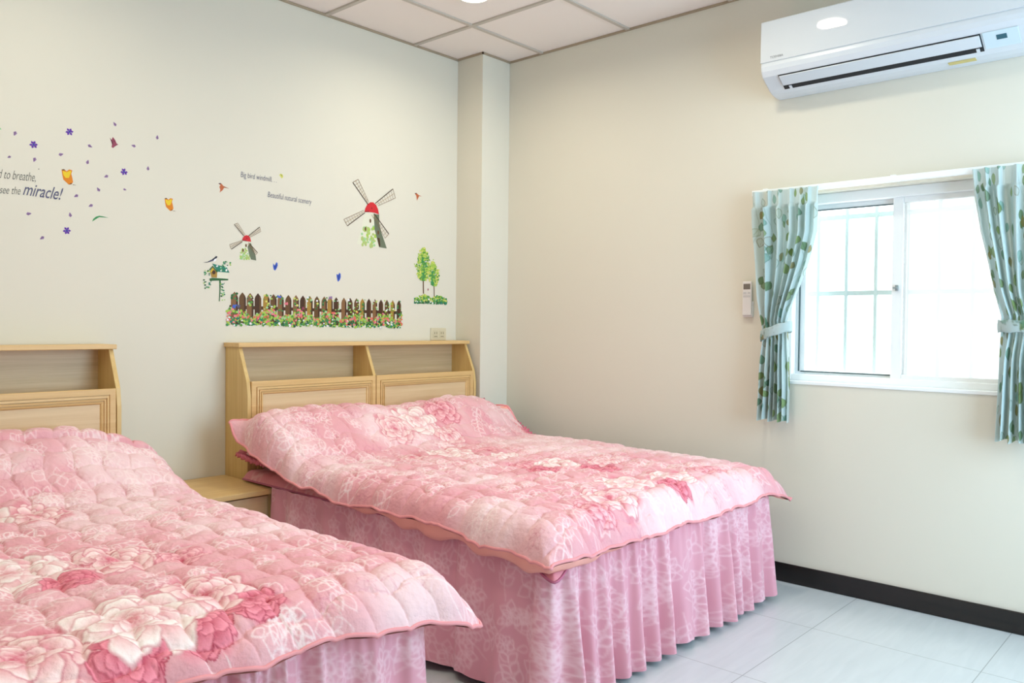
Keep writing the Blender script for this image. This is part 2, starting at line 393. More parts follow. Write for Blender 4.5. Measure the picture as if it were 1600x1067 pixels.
def headboard(ox, label):
    t = thing('headboard_cabinet', label, 'headboard', (ox, 0, 0), 'wooden headboard cabinets')
    W = 1.502; T = 0.018
    prof = [(-.002, .002), (-.002, 1.09), (-.122, 1.09), (-.194, .932), (-.205, .86), (-.205, .002)]
    for x in (0, W-T):
        g = MB(); g.prism(prof, PX, x, x+T); g.build('side_panel', W_side, t, .0012)
    g = MB(); g.prism([(-.002, 1.0905), (-.002, 1.11), (-.138, 1.11), (-.140, 1.1085), (-.140, 1.092), (-.138, 1.0905)], PX, -.008, W+.008); g.build('top_board', W_long, t, .001)
    g = MB(); g.box((T, -.012, .3), (W-T, -.002, 1.09)); g.build('back_panel', W_back, t)
    g = MB(); g.box((T, -.184, .895), (W-T, -.0125, .911)); g.build('shelf', W_long, t, .001)
    g = MB(); g.prism([(-.0125, .912), (-.0125, 1.09), (-.118, 1.09), (-.188, .932), (-.188, .912)], PX, W/2-.009, W/2+.009); g.build('divider', W_side, t, .001)
    for x0, x1 in ((T+.003, W/2-.002), (W/2+.002, W-T-.003)):
        g = MB()
        pr = [(0, -.186), (0, -.202), (.002, -.204), (.024, -.204), (.0245, -.199), (.028, -.199), (.0285, -.206), (.036, -.207), (.0365, -.201), (.040, -.201), (.0405, -.207), (.047, -.206),
              (.0475, -.201), (.051, -.201), (.0515, -.206), (.058, -.204), (.063, -.197), (.063, -.186)]
        rect_frame(g, x0, x1, .42, .932, pr); d = g.build('door', W_long, t)
        g = MB(); g.box((x0+.062, -.198, .482), (x1-.062, -.186, .870)); g.build('door_panel', W_door, d)
    g = MB(); g.box((T, -.185, .02), (W-T, -.0125, .415)); g.build('plinth', W_long, t, .001)
    return t
headboard(-1.767, 'light wooden headboard cabinet with open shelf under the windmill and fence stickers')
headboard(-3.838, 'light wooden headboard cabinet cut by the left frame edge, beneath the miracle lettering')

# nightstand between the beds
ns = thing('nightstand', 'low light wooden nightstand between the two pink beds', 'nightstand', (-2.05, -.22, 0))
def npart(g, name, M, bevel=0.001):
    o = g.build(name, M, ns, bevel); o.matrix_parent_inverse = Matrix.Translation(-ns.location); return o
g = MB(); g.box((-2.328, -.462, .455), (-1.772, -.003, .477)); npart(g, 'top_board', W_long, .0015)
for x in (-2.316, -1.800): g = MB(); g.box((x, -.44, .002), (x+.016, -.004, .4545)); npart(g, 'side_panel', W_side)
g = MB(); g.box((-2.299, -.02, .05), (-1.801, -.005, .454)); npart(g, 'back_panel', W_back)
for z0 in (.062, .262):
    g = MB(); g.box((-2.297, -.44, z0), (-1.803, -.422, z0+.184)); d = npart(g, 'drawer', W_door)
    g = MB(); g.tube([(-2.05, -.442, z0+.1), (-2.05, -.458, z0+.1)], .011, 12); o = g.build('knob', W_side, d); o.matrix_parent_inverse = Matrix.Translation(-ns.location)
g = MB(); g.box((-2.299, -.42, .04), (-1.801, -.021, .052)); npart(g, 'bottom_board', W_long)

# wall socket
so = thing('wall_socket', 'cream double wall socket plate above the headboard near the column', 'wall socket', (-.389, 0, 1.148))
M_so = mat('socket_cream', (214, 205, 178), 0.4); M_sd = mat('socket_slot', (120, 110, 84), 0.6)
g = MB(); g.box((-.062, -.008, -.037), (.062, -.0005, .037)); g.build('plate', M_so, so, .003)
for x in (-.026, .026):
    g = MB(); g.box((x-.02, -.0105, -.022), (x+.02, -.008, .022)); f = g.build('outlet', mat('socket_face', (208, 198, 170), 0.4), so, .002)
    g = MB()
    for a, b2 in ((-.008, .006), (.008, .006)): g.box((x+a-.0016, -.0112, b2-.006), (x+a+.0016, -.0104, b2+.006))
    g.box((x-.012, -.0112, -.016), (x+.012, -.0104, -.0125)); g.build('slots', M_sd, f)

# ------------------------------------------------------------------ air conditioner
M_ac = mat('ac_white', (214, 219, 222), 0.035, spec=0.5); M_acb = mat('ac_body', (214, 220, 225), 0.3); M_acd = mat('ac_dark', (18, 24, 30), 0.6)
ac = thing('air_conditioner', 'white wall-mounted split air conditioner above the curtained window', 'air conditioner', (0, -2.5, 2.28))
AY0, AY1 = -3.07, -1.95
def aprism(prof, y0, y1, name, M, bevel=0, smooth=False, ms=None):
    g = MB(); g.prism(prof, lambda p, t: (p[0], t, p[1]), y0, y1); o = g.build(name, M, ac, bevel, smooth); o.matrix_parent_inverse = Matrix.Translation(-ac.location); return o
def abox(a, b, name, M, bevel=0, parent=None):
    g = MB(); g.box(a, b); o = g.build(name, M, parent or ac, bevel); o.matrix_parent_inverse = Matrix.Translation(-ac.location); return o
body = [(-.001, 2.60), (-.192, 2.60), (-.196, 2.42), (-.204, 2.405), (-.206, 2.392), (-.202, 2.372), (-.188, 2.350), (-.183, 2.347), (-.115, 2.306), (-.085, 2.294), (-.05, 2.288), (-.001, 2.286)]
bo = aprism(body, AY0, AY1, 'body', M_acb, .006)
aprism([(-.1925, 2.602), (-.203, 2.596), (-.205, 2.50), (-.2055, 2.412), (-.197, 2.412)], AY0-.002, AY1+.002, 'front_panel', M_ac, .003)
# slot: dark cavity line on the slanted underside, flap in front of it
def slant(s, off):     # s 0..1 down the slanted face, off = outwards
    x = -.188+.078*s; z = 2.350-.046*s; return (x-.51*off, z-.86*off)
FY0, FY1 = -2.835, -2.03
aprism([slant(.0, .001), slant(.0, .0025), slant(1.0, .0025), slant(1.0, .001)], FY0-.004, FY1+.004, 'outlet_slot', M_acd)
aprism([slant(.05, .003), slant(.05, .008), slant(.66, .009), slant(.70, .006), slant(.70, .003)], FY0, FY1, 'flap', M_acb, .001)
for y in (FY1-.028, FY0+.016): aprism([slant(.78, .003), slant(.78, .006), slant(.98, .005), slant(.98, .003)], y-.006, y+.006, 'flap_clip', M_acb)
aprism([slant(-.02, .001), slant(-.02, .003), slant(.92, .003), slant(.92, .001)], -2.965, FY0-.01, 'display_panel', mat('ac_display_panel', (205, 222, 230), 0.2), .0005)
aprism([slant(.22, .003), slant(.22, .004), slant(.48, .004), slant(.48, .003)], -2.925, -2.89, 'display', mat('ac_display', (40, 90, 105), 0.2))
aprism([(-.080, 2.2925), (-.080, 2.2905), (-.055, 2.287), (-.055, 2.289)], -2.80, -2.70, 'label_sticker', mat('yellow_sticker', (205, 190, 120), 0.5))
# ------------------------------------------------------------------ lettering helper
def lettering(body_text, name, M, parent, origin, xdir, zdir, width, height=None, shear=0.0, thick=0.0):
    c = bpy.data.curves.new('t', 'FONT'); c.body = body_text; c.size = 1; c.shear = shear; c.offset = thick
    o = bpy.data.objects.new('t', c); COL.objects.link(o)
    dg = bpy.context.evaluated_depsgraph_get(); dg.update()
    me = bpy.data.meshes.new_from_object(o.evaluated_get(dg))
    bpy.data.objects.remove(o)
    P = np.array([v.co[:] for v in me.vertices]); mn = P.min(0); mxv = P.max(0); k = width/(mxv[0]-mn[0]); kz = k if height is None else height/(mxv[1]-mn[1])
    origin = Vector(origin); xd = Vector(xdir).normalized(); zd = Vector(zdir).normalized()
    for v, p in zip(me.vertices, P): v.co = origin+xd*float((p[0]-mn[0])*k)+zd*float((p[1])*kz)
    me.name = name; me.materials.clear()
    return link(name, me, M, parent)
M_ink = mat('grey_ink', (120, 125, 130), 0.6)
o = lettering('TOSHIBA', 'brand_lettering', M_ink, ac, (-.2062, -1.995, 2.425), (0, -1, 0), (0, 0, 1), .062); o.matrix_parent_inverse = Matrix.Translation(-ac.location)
abox((-.2062, -2.80, 2.492), (-.2052, -2.792, 2.498), 'emblem', mat('mauve_ink', (160, 150, 190), 0.5))

# ------------------------------------------------------------------ remote control in its wall holder
rc = thing('remote_control', 'slim white remote control in a holder on the wall beside the curtain', 'remote control', (-.001, -1.812, 1.345))
M_rc = mat('remote_white', (228, 226, 224), 0.35)
g = MB(); g.box((-.012, -.026, -.088), (0, .026, -.01)); g.build('holder', M_rc, rc, .003)
g = MB(); g.box((-.024, -.0235, -.080), (-.0125, .0235, .086)); bb = g.build('body', M_rc, rc, .004)
g = MB(); g.box((-.0246, -.018, .047), (-.0238, .018, .074)); g.build('screen', mat('lcd_grey', (120, 112, 104), 0.3), bb)
g = MB(); g.box((-.0252, -.018, .026), (-.0238, -.006, .034)); g.box((-.0252, .003, .024), (-.0238, .018, .034)); g.box((-.0248, -.018, .008), (-.0238, .018, .018)); g.build('button', mat('remote_button', (205, 205, 205), 0.4), bb)

# ------------------------------------------------------------------ bedding
PK = lin((228, 164, 171)); PK2 = lin((242, 212, 214)); LINE = lin((248, 224, 224)); DEEP = lin((216, 92, 118))
ROSES = {'white': (lin((250, 236, 232)), lin((226, 148, 156)), lin((222, 120, 140))),
         'blush': (lin((250, 220, 218)), lin((214, 104, 124)), lin((222, 116, 138))),
         'pink': (lin((248, 190, 196)), lin((200, 70, 98)), None),
         'deep': (lin((240, 146, 162)), lin((178, 34, 70)), None)}
M_cloth1 = mat('comforter_print', rough=0.7, spec=0.25, attr='print', sheen=0.15); noise_bump(M_cloth1, 62, 0.75, 0.006, detail=6)
M_satin = mat('salmon_satin', (250, 174, 160), 0.45, 0.4)
M_pipe = mat('comforter_piping', (232, 152, 156), 0.6)
M_skirt = mat('skirt_print', rough=0.65, spec=0.25, attr='print', sheen=0.1)
M_mauve = mat('mauve_piping', (190, 104, 134), 0.6)
def interp(tab):
    a = np.array(sorted(tab)); return lambda q: np.interp(q, a[:, 0], a[:, 1])
def comforter(label, loc, X0, X1, Y0, Y1, lz, rz, hz, fz, top, roses, seed, res, bow, sagf, extra=None):
    W = X1-X0; L = Y0-Y1; NU = int(W/res); NV = int(L/res)
    U, V = np.meshgrid(np.linspace(0, 1, NU), np.linspace(0, 1, NV))
    def shape(U, V, under=False):
        x = X0+U*W; y = Y0-V*L
        x = x+bow[0]*np.sin(np.pi*V)*(1-U)-bow[1]*np.sin(np.pi*V)*U
        y = y+bow[2]*np.sin(np.pi*U)*V
        wob = 0.006*np.sin(y*23+seed)+0.004*np.sin(y*51)
        x = x+wob*((1-U)**6-U**6)
        y = y+(0.007*np.sin(x*21+seed)+0.004*np.sin(x*47))*V**8
        dl, dr, dh, df = U*W, (1-U)*W, V*L, (1-V)*L
        es = [(dl, lz(y)), (dr, rz(y)), (dh, hz(x)), (df, fz(x))]
        ws = [1/(d+0.012)**2.2 for d, _ in es]; ze = sum(w*z for w, (_, z) in zip(ws, es))/sum(ws)
        D = 0.125
        prof = lambda d: 1-(1-np.clip(d/D, 0, 1))**3.2
        f = prof(dl)*prof(dr)*prof(df)*(1-(1-np.clip(dh/.10, 0, 1))**2.4)
        zt = top(x, y)
        z = ze+(zt-ze)*f
        z = z+(0.010*np.sin(y*17+x*3+seed)+0.008*np.sin(x*19+seed))*(1-f)*0.6
        if under:
            dd = np.minimum(dl, df)
            wu = smooth01((np.minimum(dd, np.minimum(dr, dh))-.03)/.07); zr = ze+(0.010*np.sin(y*17+x*3+seed)+0.008*np.sin(x*19+seed))*.6+.020*(fbm(x*4.5, y*4.5, seed+5, 2)-.5); zz = zr*(1-wu)+z*wu-0.035*np.clip(dd/.1, 0, 1)*wu-0.004-sagf(x, y)*np.sin(np.pi*np.clip(dd/.085, 0, 1))**0.8*(0.8+0.2*np.sin(y*31)+.15*np.sin(y*13+x*9))
            bul = np.sin(np.pi*np.clip(dd/.085, 0, 1))*sagf(x, y)*0.25
            x = np.where(dl < .1, x-bul, x); y = np.where((df < .1) & (df < dl), y-bul, y)
            return np.stack([x, y, zz-0.001], -1)
        # quilting: wavy square cells with puffed centres and pinched, crinkled seams
        c = 0.098
        a = (x+0.012*np.sin(y*31+seed)+.01*fbm(x*5, y*5, seed+7, 2))/c; b = (y+0.012*np.sin(x*29+1.3*seed)+.01*fbm(x*5+3, y*5, seed+8, 2))/c
        sa = np.abs(np.sin(np.pi*a)); sb = np.abs(np.sin(np.pi*b)); puff = (sa*sb)**0.38
        pin = 1-np.minimum(sa, sb)
        cr = (fbm(x*44, y*30, seed, 3)-0.5)
        amp = 0.55+0.45*np.clip(np.minimum(np.minimum(dl, dr), np.minimum(dh, df))/0.03, 0, 1)
        z = z+amp*(0.018*puff-0.010)+cr*0.015*(0.30+pin**3)+0.020*(fbm(x*4.5, y*4.5, seed+5, 2)-.5)
        # the puffs also bulge outwards where the cloth hangs over the edge
        sc = 0.010*puff*(1-f)
        x = x-sc*(dl < 0.1)*np.clip(dl/.02, 0, 1)+sc*(dr < .1)*np.clip(dr/.02, 0, 1); y = y-sc*(df < .1)*np.clip(df/.02, 0, 1)
        return np.stack([x, y, z], -1)
    P = shape(U, V)
    # print
    rng = random.Random(seed)
    pr = Print(W, L, res, PK)
    n1 = fbm(pr.X*3.2, pr.Y*3.2, seed+11, 4)[..., None]; n1 = np.clip((n1-0.42)/0.25, 0, 1)
    pr.img = PK*(1-n1*0.8)+PK2*n1*0.8
    n2 = np.clip((fbm(pr.X*9, pr.Y*9, seed+21, 3)[..., None]-0.55)/0.3, 0, 1); pr.img = pr.img*(1-n2*.3)+lin((222, 138, 158))*n2*.3
    for k in range(int(W*L*70)):      # faint deeper outlines first
        x, y = rng.uniform(0, W), rng.uniform(0, L); pr.blossom(x, y, rng.uniform(.03, .06), .0009, lin((206, 122, 142)), rng, al=.4)
    for k in range(int(W*L*170)):
        x, y = rng.uniform(0, W), rng.uniform(0, L); t = rng.random(); wd = rng.uniform(.0009, .0017)
        if t < .36: pr.blossom(x, y, rng.uniform(.03, .055), wd, LINE, rng, al=.6)
        elif t < .72: pr.spray(x, y, rng.uniform(0, 6.3), rng.uniform(.10, .17), wd, LINE, rng, al=.72)
        else: pr.leaf(x, y, rng.uniform(0, 6.3), rng.uniform(.05, .085), rng.uniform(.013, .022), wd, LINE, al=.75, vein=rng.random() < .4)
    for (x, y, R, kd) in roses:       # soft ring of deep pink first, then pale ruffled petals, then the blooms
        pr.rose(x-X0, Y0-y, R, ROSES[kd][0], ROSES[kd][1], rng, halo=DEEP*.55+PK*.45)
    for (x, y, R, kd) in roses: pr.rose(x-X0, Y0-y, R, ROSES[kd][0], ROSES[kd][1], rng)
    colr = pr.sample(U*W, V*L)
    t = thing('comforter', label, 'comforter', loc, 'pink rose-print comforters')
    off = np.array(loc)
    top_o = grid_mesh('quilted_top', (P-off), M_cloth1, t, colr)
    Uc, Vc = np.meshgrid(np.linspace(0, 1, NU//6), np.linspace(0, 1, NV//6))
    Q = shape(Uc, Vc, True); grid_mesh('lining', Q-off, M_satin, t, flip=True)
    g = MB(); NB = 150
    ring = [shape(np.array([[u]]), np.array([[v]]))[0, 0] for u, v in
            [(0, i/NB) for i in range(NB)]+[(i/NB, 1) for i in range(NB)]+[(1, 1-i/NB) for i in range(NB)]+[(1-i/NB, 0) for i in range(NB)]]
    g.tube([r-off for r in ring], 0.0055, 8, closed=True); g.build('piping', M_pipe, t, smooth=True)
    return t

def skirt(t, off, path_dims, seed, y_top, flare_side, cut, res=0.004):
    """ruffled bed skirt: a long strip round foot and both sides; path from head left, foot, head right"""
    xa, xb, yh, yf = path_dims; r = 0.05
    pts = []; N = 1400
    segL = (yh-yf-r); segF = (xb-xa-2*r); arc = math.pi/2*r; total = 2*segL+segF+2*arc
    s = np.linspace(0, total, N)
    px = np.empty(N); py = np.empty(N); nx = np.empty(N); ny = np.empty(N)
    for i, q in enumerate(s):
        if q < segL: px[i], py[i], nx[i], ny[i] = xa, yh-q, -1, 0
        elif q < segL+arc: a = (q-segL)/r; px[i], py[i], nx[i], ny[i] = xa+r-r*math.cos(a), yf+r-r*math.sin(a), -math.cos(a), -math.sin(a)
        elif q < segL+arc+segF: px[i], py[i], nx[i], ny[i] = xa+r+(q-segL-arc), yf, 0, -1
        elif q < segL+2*arc+segF: a = (q-segL-arc-segF)/r; px[i], py[i], nx[i], ny[i] = xb-r+r*math.sin(a), yf+r-r*math.cos(a), math.sin(a), -math.cos(a)
        else: px[i], py[i], nx[i], ny[i] = xb, yf+r+(q-segL-2*arc-segF), 1, 0
    front = ((s > segL) & (s < segL+2*arc+segF)).astype(float)
    k = np.ones(61)/61; front = np.convolve(np.pad(front, 30, 'edge'), k, 'valid')
    lam = 0.20*(1-front)+0.098*front
    lam = lam*(0.55+0.95*vnoise(s*6.3, s*0, seed))
    ph = np.cumsum(2*np.pi/lam)*(s[1]-s[0]); ph2 = np.cumsum(2*np.pi/(lam*0.41))*(s[1]-s[0])
    big = (np.sin(ph)+0.25*np.sin(2*ph+0.7))*(.55+.9*vnoise(s*8.5, s*0, seed+31))+.45*np.sin(.5*ph+2)
    NT = 110; T = np.linspace(0, 1, NT)[:, None]
    amp = (0.012+0.012*front)*T**0.75+0.0035
    gath = 0.0042*np.sin(ph2*1.0)*np.exp(-T*3.0)+0.0022*np.sin(ph2*1.9+1)*np.exp(-T*4.5)
    irr = 0.010*(fbm(s*9+0*T, T*2.2+0*s, seed+3, 2)-.5)*T
    d = 0.004+amp*big*(0.85+.3*vnoise(s*7, s*0, seed+9))+gath*(0.5+front)+irr+T*(flare_side*(1-front)+0.032*front)+0.010
    hem = 0.010+0.016*vnoise(s*4, s*0, seed+2)+0.012*(np.sin(ph)+1)/2
    ztop = y_top(px, py)
    z = ztop*(1-T)+hem*T
    P = np.stack([px+nx*d-off[0], py+ny*d-off[1], z-off[2]], -1)
    rng = random.Random(seed+50); Hh = 0.49
    SB = lin((222, 158, 172)); SL = lin((240, 200, 208))
    pr = Print(total*1.12, Hh, res, SB)
    n1 = np.clip((fbm(pr.X*6, pr.Y*6, seed, 3)[..., None]-.45)/.3, 0, 1); pr.img = pr.img*(1-n1*.25)+lin((234, 172, 184))*n1*.25
    for kk in range(int(total*Hh*190)):
        x, y = rng.uniform(0, total*1.12), rng.uniform(0, Hh); q = rng.random(); wd = rng.uniform(.0014, .0022)
        if q < .4: pr.blossom(x, y, rng.uniform(.04, .065), wd, SL, rng, .62)
        elif q < .75: pr.spray(x, y, rng.uniform(0, 6.3), rng.uniform(.12, .19), wd, SL, rng, .62)
        else: pr.leaf(x, y, rng.uniform(0, 6.3), rng.uniform(.06, .10), rng.uniform(.015, .026), wd, SL, al=.62, vein=True)
    stretch = s*1.1; colr = pr.sample(np.broadcast_to(stretch, (NT, N)), np.broadcast_to(T*Hh, (NT, N)))
    keep = (s > cut[0]) & (s < total-cut[1])      # the ruffle stops where the nightstand stands against the bed
    grid_mesh('bed_skirt', np.ascontiguousarray(P[:, keep]), M_skirt, t, np.ascontiguousarray(colr[:, keep]), flip=True)
    return pr
def bed(label, loc, xa, xb, yh, yf, seed, dip, cut):
    t = thing('bed', label, 'bed', loc, 'pink skirted beds'); off = loc
    seam = lambda x, y: 0.458-0.0*x
    skirt(t, off, (xa, xb, yh, yf), seed, lambda x, y: np.full_like(x, 0.487), 0.022, cut)
    # mattress under its fitted quilted cover
    W = xb-xa+.012; L = yh-yf+.006
    U, V = np.meshgrid(np.linspace(0, 1, 260), np.linspace(0, 1, 300))
    x = xa-.006+U*W; y = yh-V*L
    de = np.minimum(np.minimum(U*W, (1-U)*W), (1-V)*L)
    z = 0.488+0.032*(1-(1-np.clip(de/.05, 0, 1))**2.2)+0.006*(np.abs(np.sin(np.pi*x/.1)*np.sin(np.pi*y/.1))**.5)*np.clip(de/.03, 0, 1)
    cr = np.exp(-((x-xa)**2+(y-yf)**2)/.085**2)*dip
    x = x-cr*.75; y = y-cr*.75; z = z-cr
    P = np.stack([x-off[0], y-off[1], z-off[2]], -1)
    rng = random.Random(seed+9); pr = Print(W, L, .006, lin((226, 146, 158)))
    for k in range(160): pr.blossom(rng.uniform(0, W), rng.uniform(0, L), rng.uniform(.05, .08), .003, lin((240, 190, 196)), rng, .6)
    grid_mesh('mattress_cover', P, M_skirt, t, pr.sample(U*W, V*L))
    ring = [P[i, 0] for i in range(0, 300, 3)]+[P[-1, j] for j in range(0, 260, 3)]+[P[i, -1] for i in range(299, -1, -3)]
    g = MB(); g.tube(ring, .0045, 6); g.build('piping', M_mauve, t, smooth=True)
    return t
bed('pink bed with gathered leaf-print skirt, in the corner by the wall column', (-1.02, -1.13, 0), -1.790, -.276, -.215, -2.045, 4, 0.058, (.255, 0))
bed('pink skirted bed cut by the left frame edge', (-3.09, -1.13, 0), -3.86, -2.325, -.215, -2.045, 9, 0.0, (0, .255))

# comforter of the bed by the column
lz = interp([(-.20, .768), (-.24, .762), (-.294, .69), (-.43, .622), (-.557, .584), (-.75, .545), (-.97, .512), (-1.13, .514), (-1.36, .524), (-1.56, .528), (-1.69, .510), (-1.81, .503), (-2.10, .492)])
rz = interp([(-.2, .74), (-.40, .73), (-.5, .62), (-.6, .55), (-.7, .52), (-1.9, .52), (-2.1, .455)])
hz = interp([(-1.88, .768), (-1.6, .74), (-1.0, .72), (-.3, .72), (-.1, .70)])
fz = interp([(-1.9, .496), (-1.7, .484), (-1.5, .476), (-1.25, .462), (-1.0, .462), (-.75, .464), (-.46, .484), (-.30, .480), (-.2, .452)])
def top1(x, y):
    hump = np.interp(x, [-1.9, -1.75, -1.5, -1.25, -1.02, -.85, -.62, -.4, -.2], [.185, .190, .200, .195, .165, .175, .200, .185, .10])
    st = np.interp(x, [-1.9, -.7, -.3], [.80, .80, .66]); s_ = smooth01((y+st)/(st-.38))
    base = np.interp(y, [-2.1, -1.95, -1.0, -.6], [.585, .600, .615, .610])-0.012*smooth01((x+.6)/.4)
    back = smooth01((-y-.24)/.10)
    return base+hump*s_*(0.72+.28*back)
def sag1(x, y): return np.interp(-y, [0, 1.0, 1.15, 1.45, 1.7, 2.0, 2.2], [0, 0, .03, .062, .055, .050, .040])*np.interp(x, [-1.9, -1.7, -1.45, -1.3], [1, 1, .6, 0])
roses1 = [(-1.03, -.54, .095, 'white'), (-.82, -.50, .075, 'pink'), (-1.22, -.60, .07, 'blush'), (-.93, -.68, .06, 'blush'),
          (-1.15, -.91, .085, 'white'), (-1.36, -.88, .06, 'blush'), (-.98, -1.0, .05, 'pink'), (-1.02, -1.14, .05, 'white'),
          (-1.12, -1.36, .06, 'pink'), (-1.0, -1.44, .08, 'white'), (-1.17, -1.50, .055, 'deep'), (-.93, -1.62, .065, 'deep'), (-.80, -1.54, .06, 'blush'),
          (-1.36, -1.97, .085, 'blush'), (-1.12, -1.88, .09, 'white'), (-.86, -1.93, .08, 'white'), (-1.52, -2.02, .055, 'pink'), (-.62, -1.95, .06, 'pink'), (-.98, -2.02, .05, 'deep')]
comforter('pink quilted rose-print comforter lying over the bed by the wall column', (-1.05, -1.15, .45), -1.872, -.200, -.232, -2.115, lz, rz, hz, fz, top1, roses1, 3, .0025,
          (0.025, 0.01, 0.028), sag1)
# comforter of the bed at the frame edge
lz2 = interp([(-2.2, .50), (-.6, .52), (-.2, .75)])
rz2 = interp([(-.15, .66), (-.35, .62), (-.6, .52), (-1.0, .50), (-1.95, .49), (-2.08, .44), (-2.2, .405)])
hz2 = interp([(-3.95, .74), (-2.7, .72), (-2.4, .68), (-2.25, .64)])
fz2 = interp([(-3.95, .49), (-2.9, .488), (-2.7, .482), (-2.54, .472), (-2.4, .452), (-2.29, .43), (-2.15, .405)])
def top2(x, y):
    hump = np.interp(x, [-3.95, -3.5, -3.1, -2.85, -2.6, -2.45, -2.32, -2.2], [.13, .18, .17, .195, .185, .165, .115, .05])
    s_ = smooth01((y+.82)/.45); base = np.interp(y, [-2.15, -1.95, -1.0, -.6], [.560, .585, .600, .600])
    band = 0.020*smooth01((y+.40)/.012)-.010*np.exp(-((y+.405)/.008)**2)
    return base+hump*s_*(0.75+.25*smooth01((-y-.24)/.08))+band-0.012*smooth01((x+2.6)/.3)
roses2 = [(-2.85, -.87, .085, 'blush'), (-3.02, -.82, .10, 'white'), (-3.22, -.86, .09, 'pink'), (-3.42, -.80, .10, 'blush'),
          (-3.09, -1.44, .11, 'white'), (-2.86, -1.49, .09, 'blush'), (-2.72, -1.60, .05, 'pink'), (-3.32, -1.42, .10, 'blush'), (-3.0, -1.60, .05, 'deep'), (-3.55, -1.45, .1, 'white'),
          (-2.93, -2.05, .06, 'deep'), (-3.08, -2.08, .06, 'deep'), (-2.78, -2.02, .055, 'deep'), (-2.83, -1.91, .085, 'blush'), (-3.02, -1.97, .11, 'white'), (-3.25, -2.0, .095, 'blush'), (-3.46, -1.94, .11, 'white')]
comforter('pink quilted rose-print comforter on the bed cut by the left frame edge', (-3.09, -1.15, .45), -3.93, -2.215, -.225, -2.150, lz2, rz2, hz2, fz2, top2, roses2, 8, .0023,
          (0.02, 0.055, 0.045), lambda x, y: 0*x)

# pillows with frilled edges
M_pil = mat('pillow_print', rough=0.7, spec=0.2, attr='print'); noise_bump(M_pil, 50, .4, .003)
M_frill = mat('frill_rose_pink', (214, 116, 134), 0.7)
def pillow(label, loc, rx, rz_, hw, hh, th, seed):
    t = thing('pillow', label, 'pillow', loc); t.rotation_euler = (rx, 0, rz_)
    n = 90; A, B = np.meshgrid(np.linspace(-1, 1, n), np.linspace(-1, 1, n))
    k = np.clip((1-A**4)*(1-B**4), 0, 1)**.55
    px = A*hw*(1-.05*B**2); py = B*hh*(1-.05*A**2)
    rng = random.Random(seed); pr = Print(2*hw, 2*hh, .004, lin((226, 140, 148)))
    for q in range(45): pr.spray(rng.uniform(0, 2*hw), rng.uniform(0, 2*hh), rng.uniform(0, 6.3), .12, .0018, LINE, rng, .7)
    c = pr.sample((A+1)*hw, (B+1)*hh)
    wr = .006*fbm(A*6+9, B*6+9, seed, 3)
    P1 = np.stack([px, py, th/2*k+wr*k], -1); P2 = np.stack([px, py, -th/2*k*.8], -1)
    P = np.concatenate([P1, P2[::-1]], 0); C = np.concatenate([c, c[::-1]], 0)
    grid_mesh('cushion', P, M_pil, t, C)
    N = 420; fr = []
    per = np.linspace(0, 1, N, endpoint=False)*4
    rows = [[], [], []]
    for i, q in enumerate(per):
        sd = int(q); f = (q-sd)*2-1; a, b = [(f, -1), (1, f), (-f, 1), (-1, -f)][sd]
        x = a*hw*(1-.05*b*b); y = b*hh*(1-.05*a*a); L_ = math.hypot(a*1.0, b*1.0)
        ox, oy = [(0, -1), (1, 0), (0, 1), (-1, 0)][sd]; cw = abs(f)**6
        ox2, oy2 = (a/L_*1.3, b/L_*1.3); ox = ox*(1-cw)+ox2*cw; oy = oy*(1-cw)+oy2*cw
        for j, (d, wv) in enumerate(((0, .001), (.018, .006), (.036, .012))):
            rows[j].append((x+ox*d, y+oy*d, wv*math.sin(i*1.05+j*.4)+.003*math.sin(i*.37)))
    R = np.array(rows); R = np.concatenate([R, R[:, :1]], 1)
    o = grid_mesh('frill', R, M_frill, t); md = o.modifiers.new('thick', 'SOLIDIFY'); md.thickness = .002
pillow('pink frilled pillow peeking out under the comforter beside the nightstand', (-1.515, -.388, .600), math.radians(4), 0, .31, .135, .11, 1)
pillow('pink frilled pillow with one corner sticking up by the wall column', (-.545, -.452, .660), math.radians(25), math.radians(3), .315, .205, .09, 2)

# ------------------------------------------------------------------ curtains
M_cur = bpy.data.materials.new('curtain_leaf_print'); M_cur.use_nodes = True
n, l, b = nodes(M_cur); b.inputs['Roughness'].default_value = .8; b.inputs['Specular IOR Level'].default_value = .15
at = n.new('ShaderNodeAttribute'); at.attribute_name = 'print'; l.new(at.outputs['Color'], b.inputs['Base Color'])
tl = n.new('ShaderNodeBsdfTranslucent'); l.new(at.outputs['Color'], tl.inputs['Color']); mx = n.new('ShaderNodeMixShader'); mx.inputs[0].default_value = .38
l.new(b.outputs[0], mx.inputs[1]); l.new(tl.outputs[0], mx.inputs[2]); l.new(mx.outputs[0], n['Material Output'].inputs['Surface'])
C_BASE = lin((206, 222, 222)); C_LEAF = [lin((126, 148, 84)), lin((108, 152, 124)), lin((146, 188, 176)), lin((150, 140, 80)), lin((112, 144, 100)), lin((142, 168, 104))]
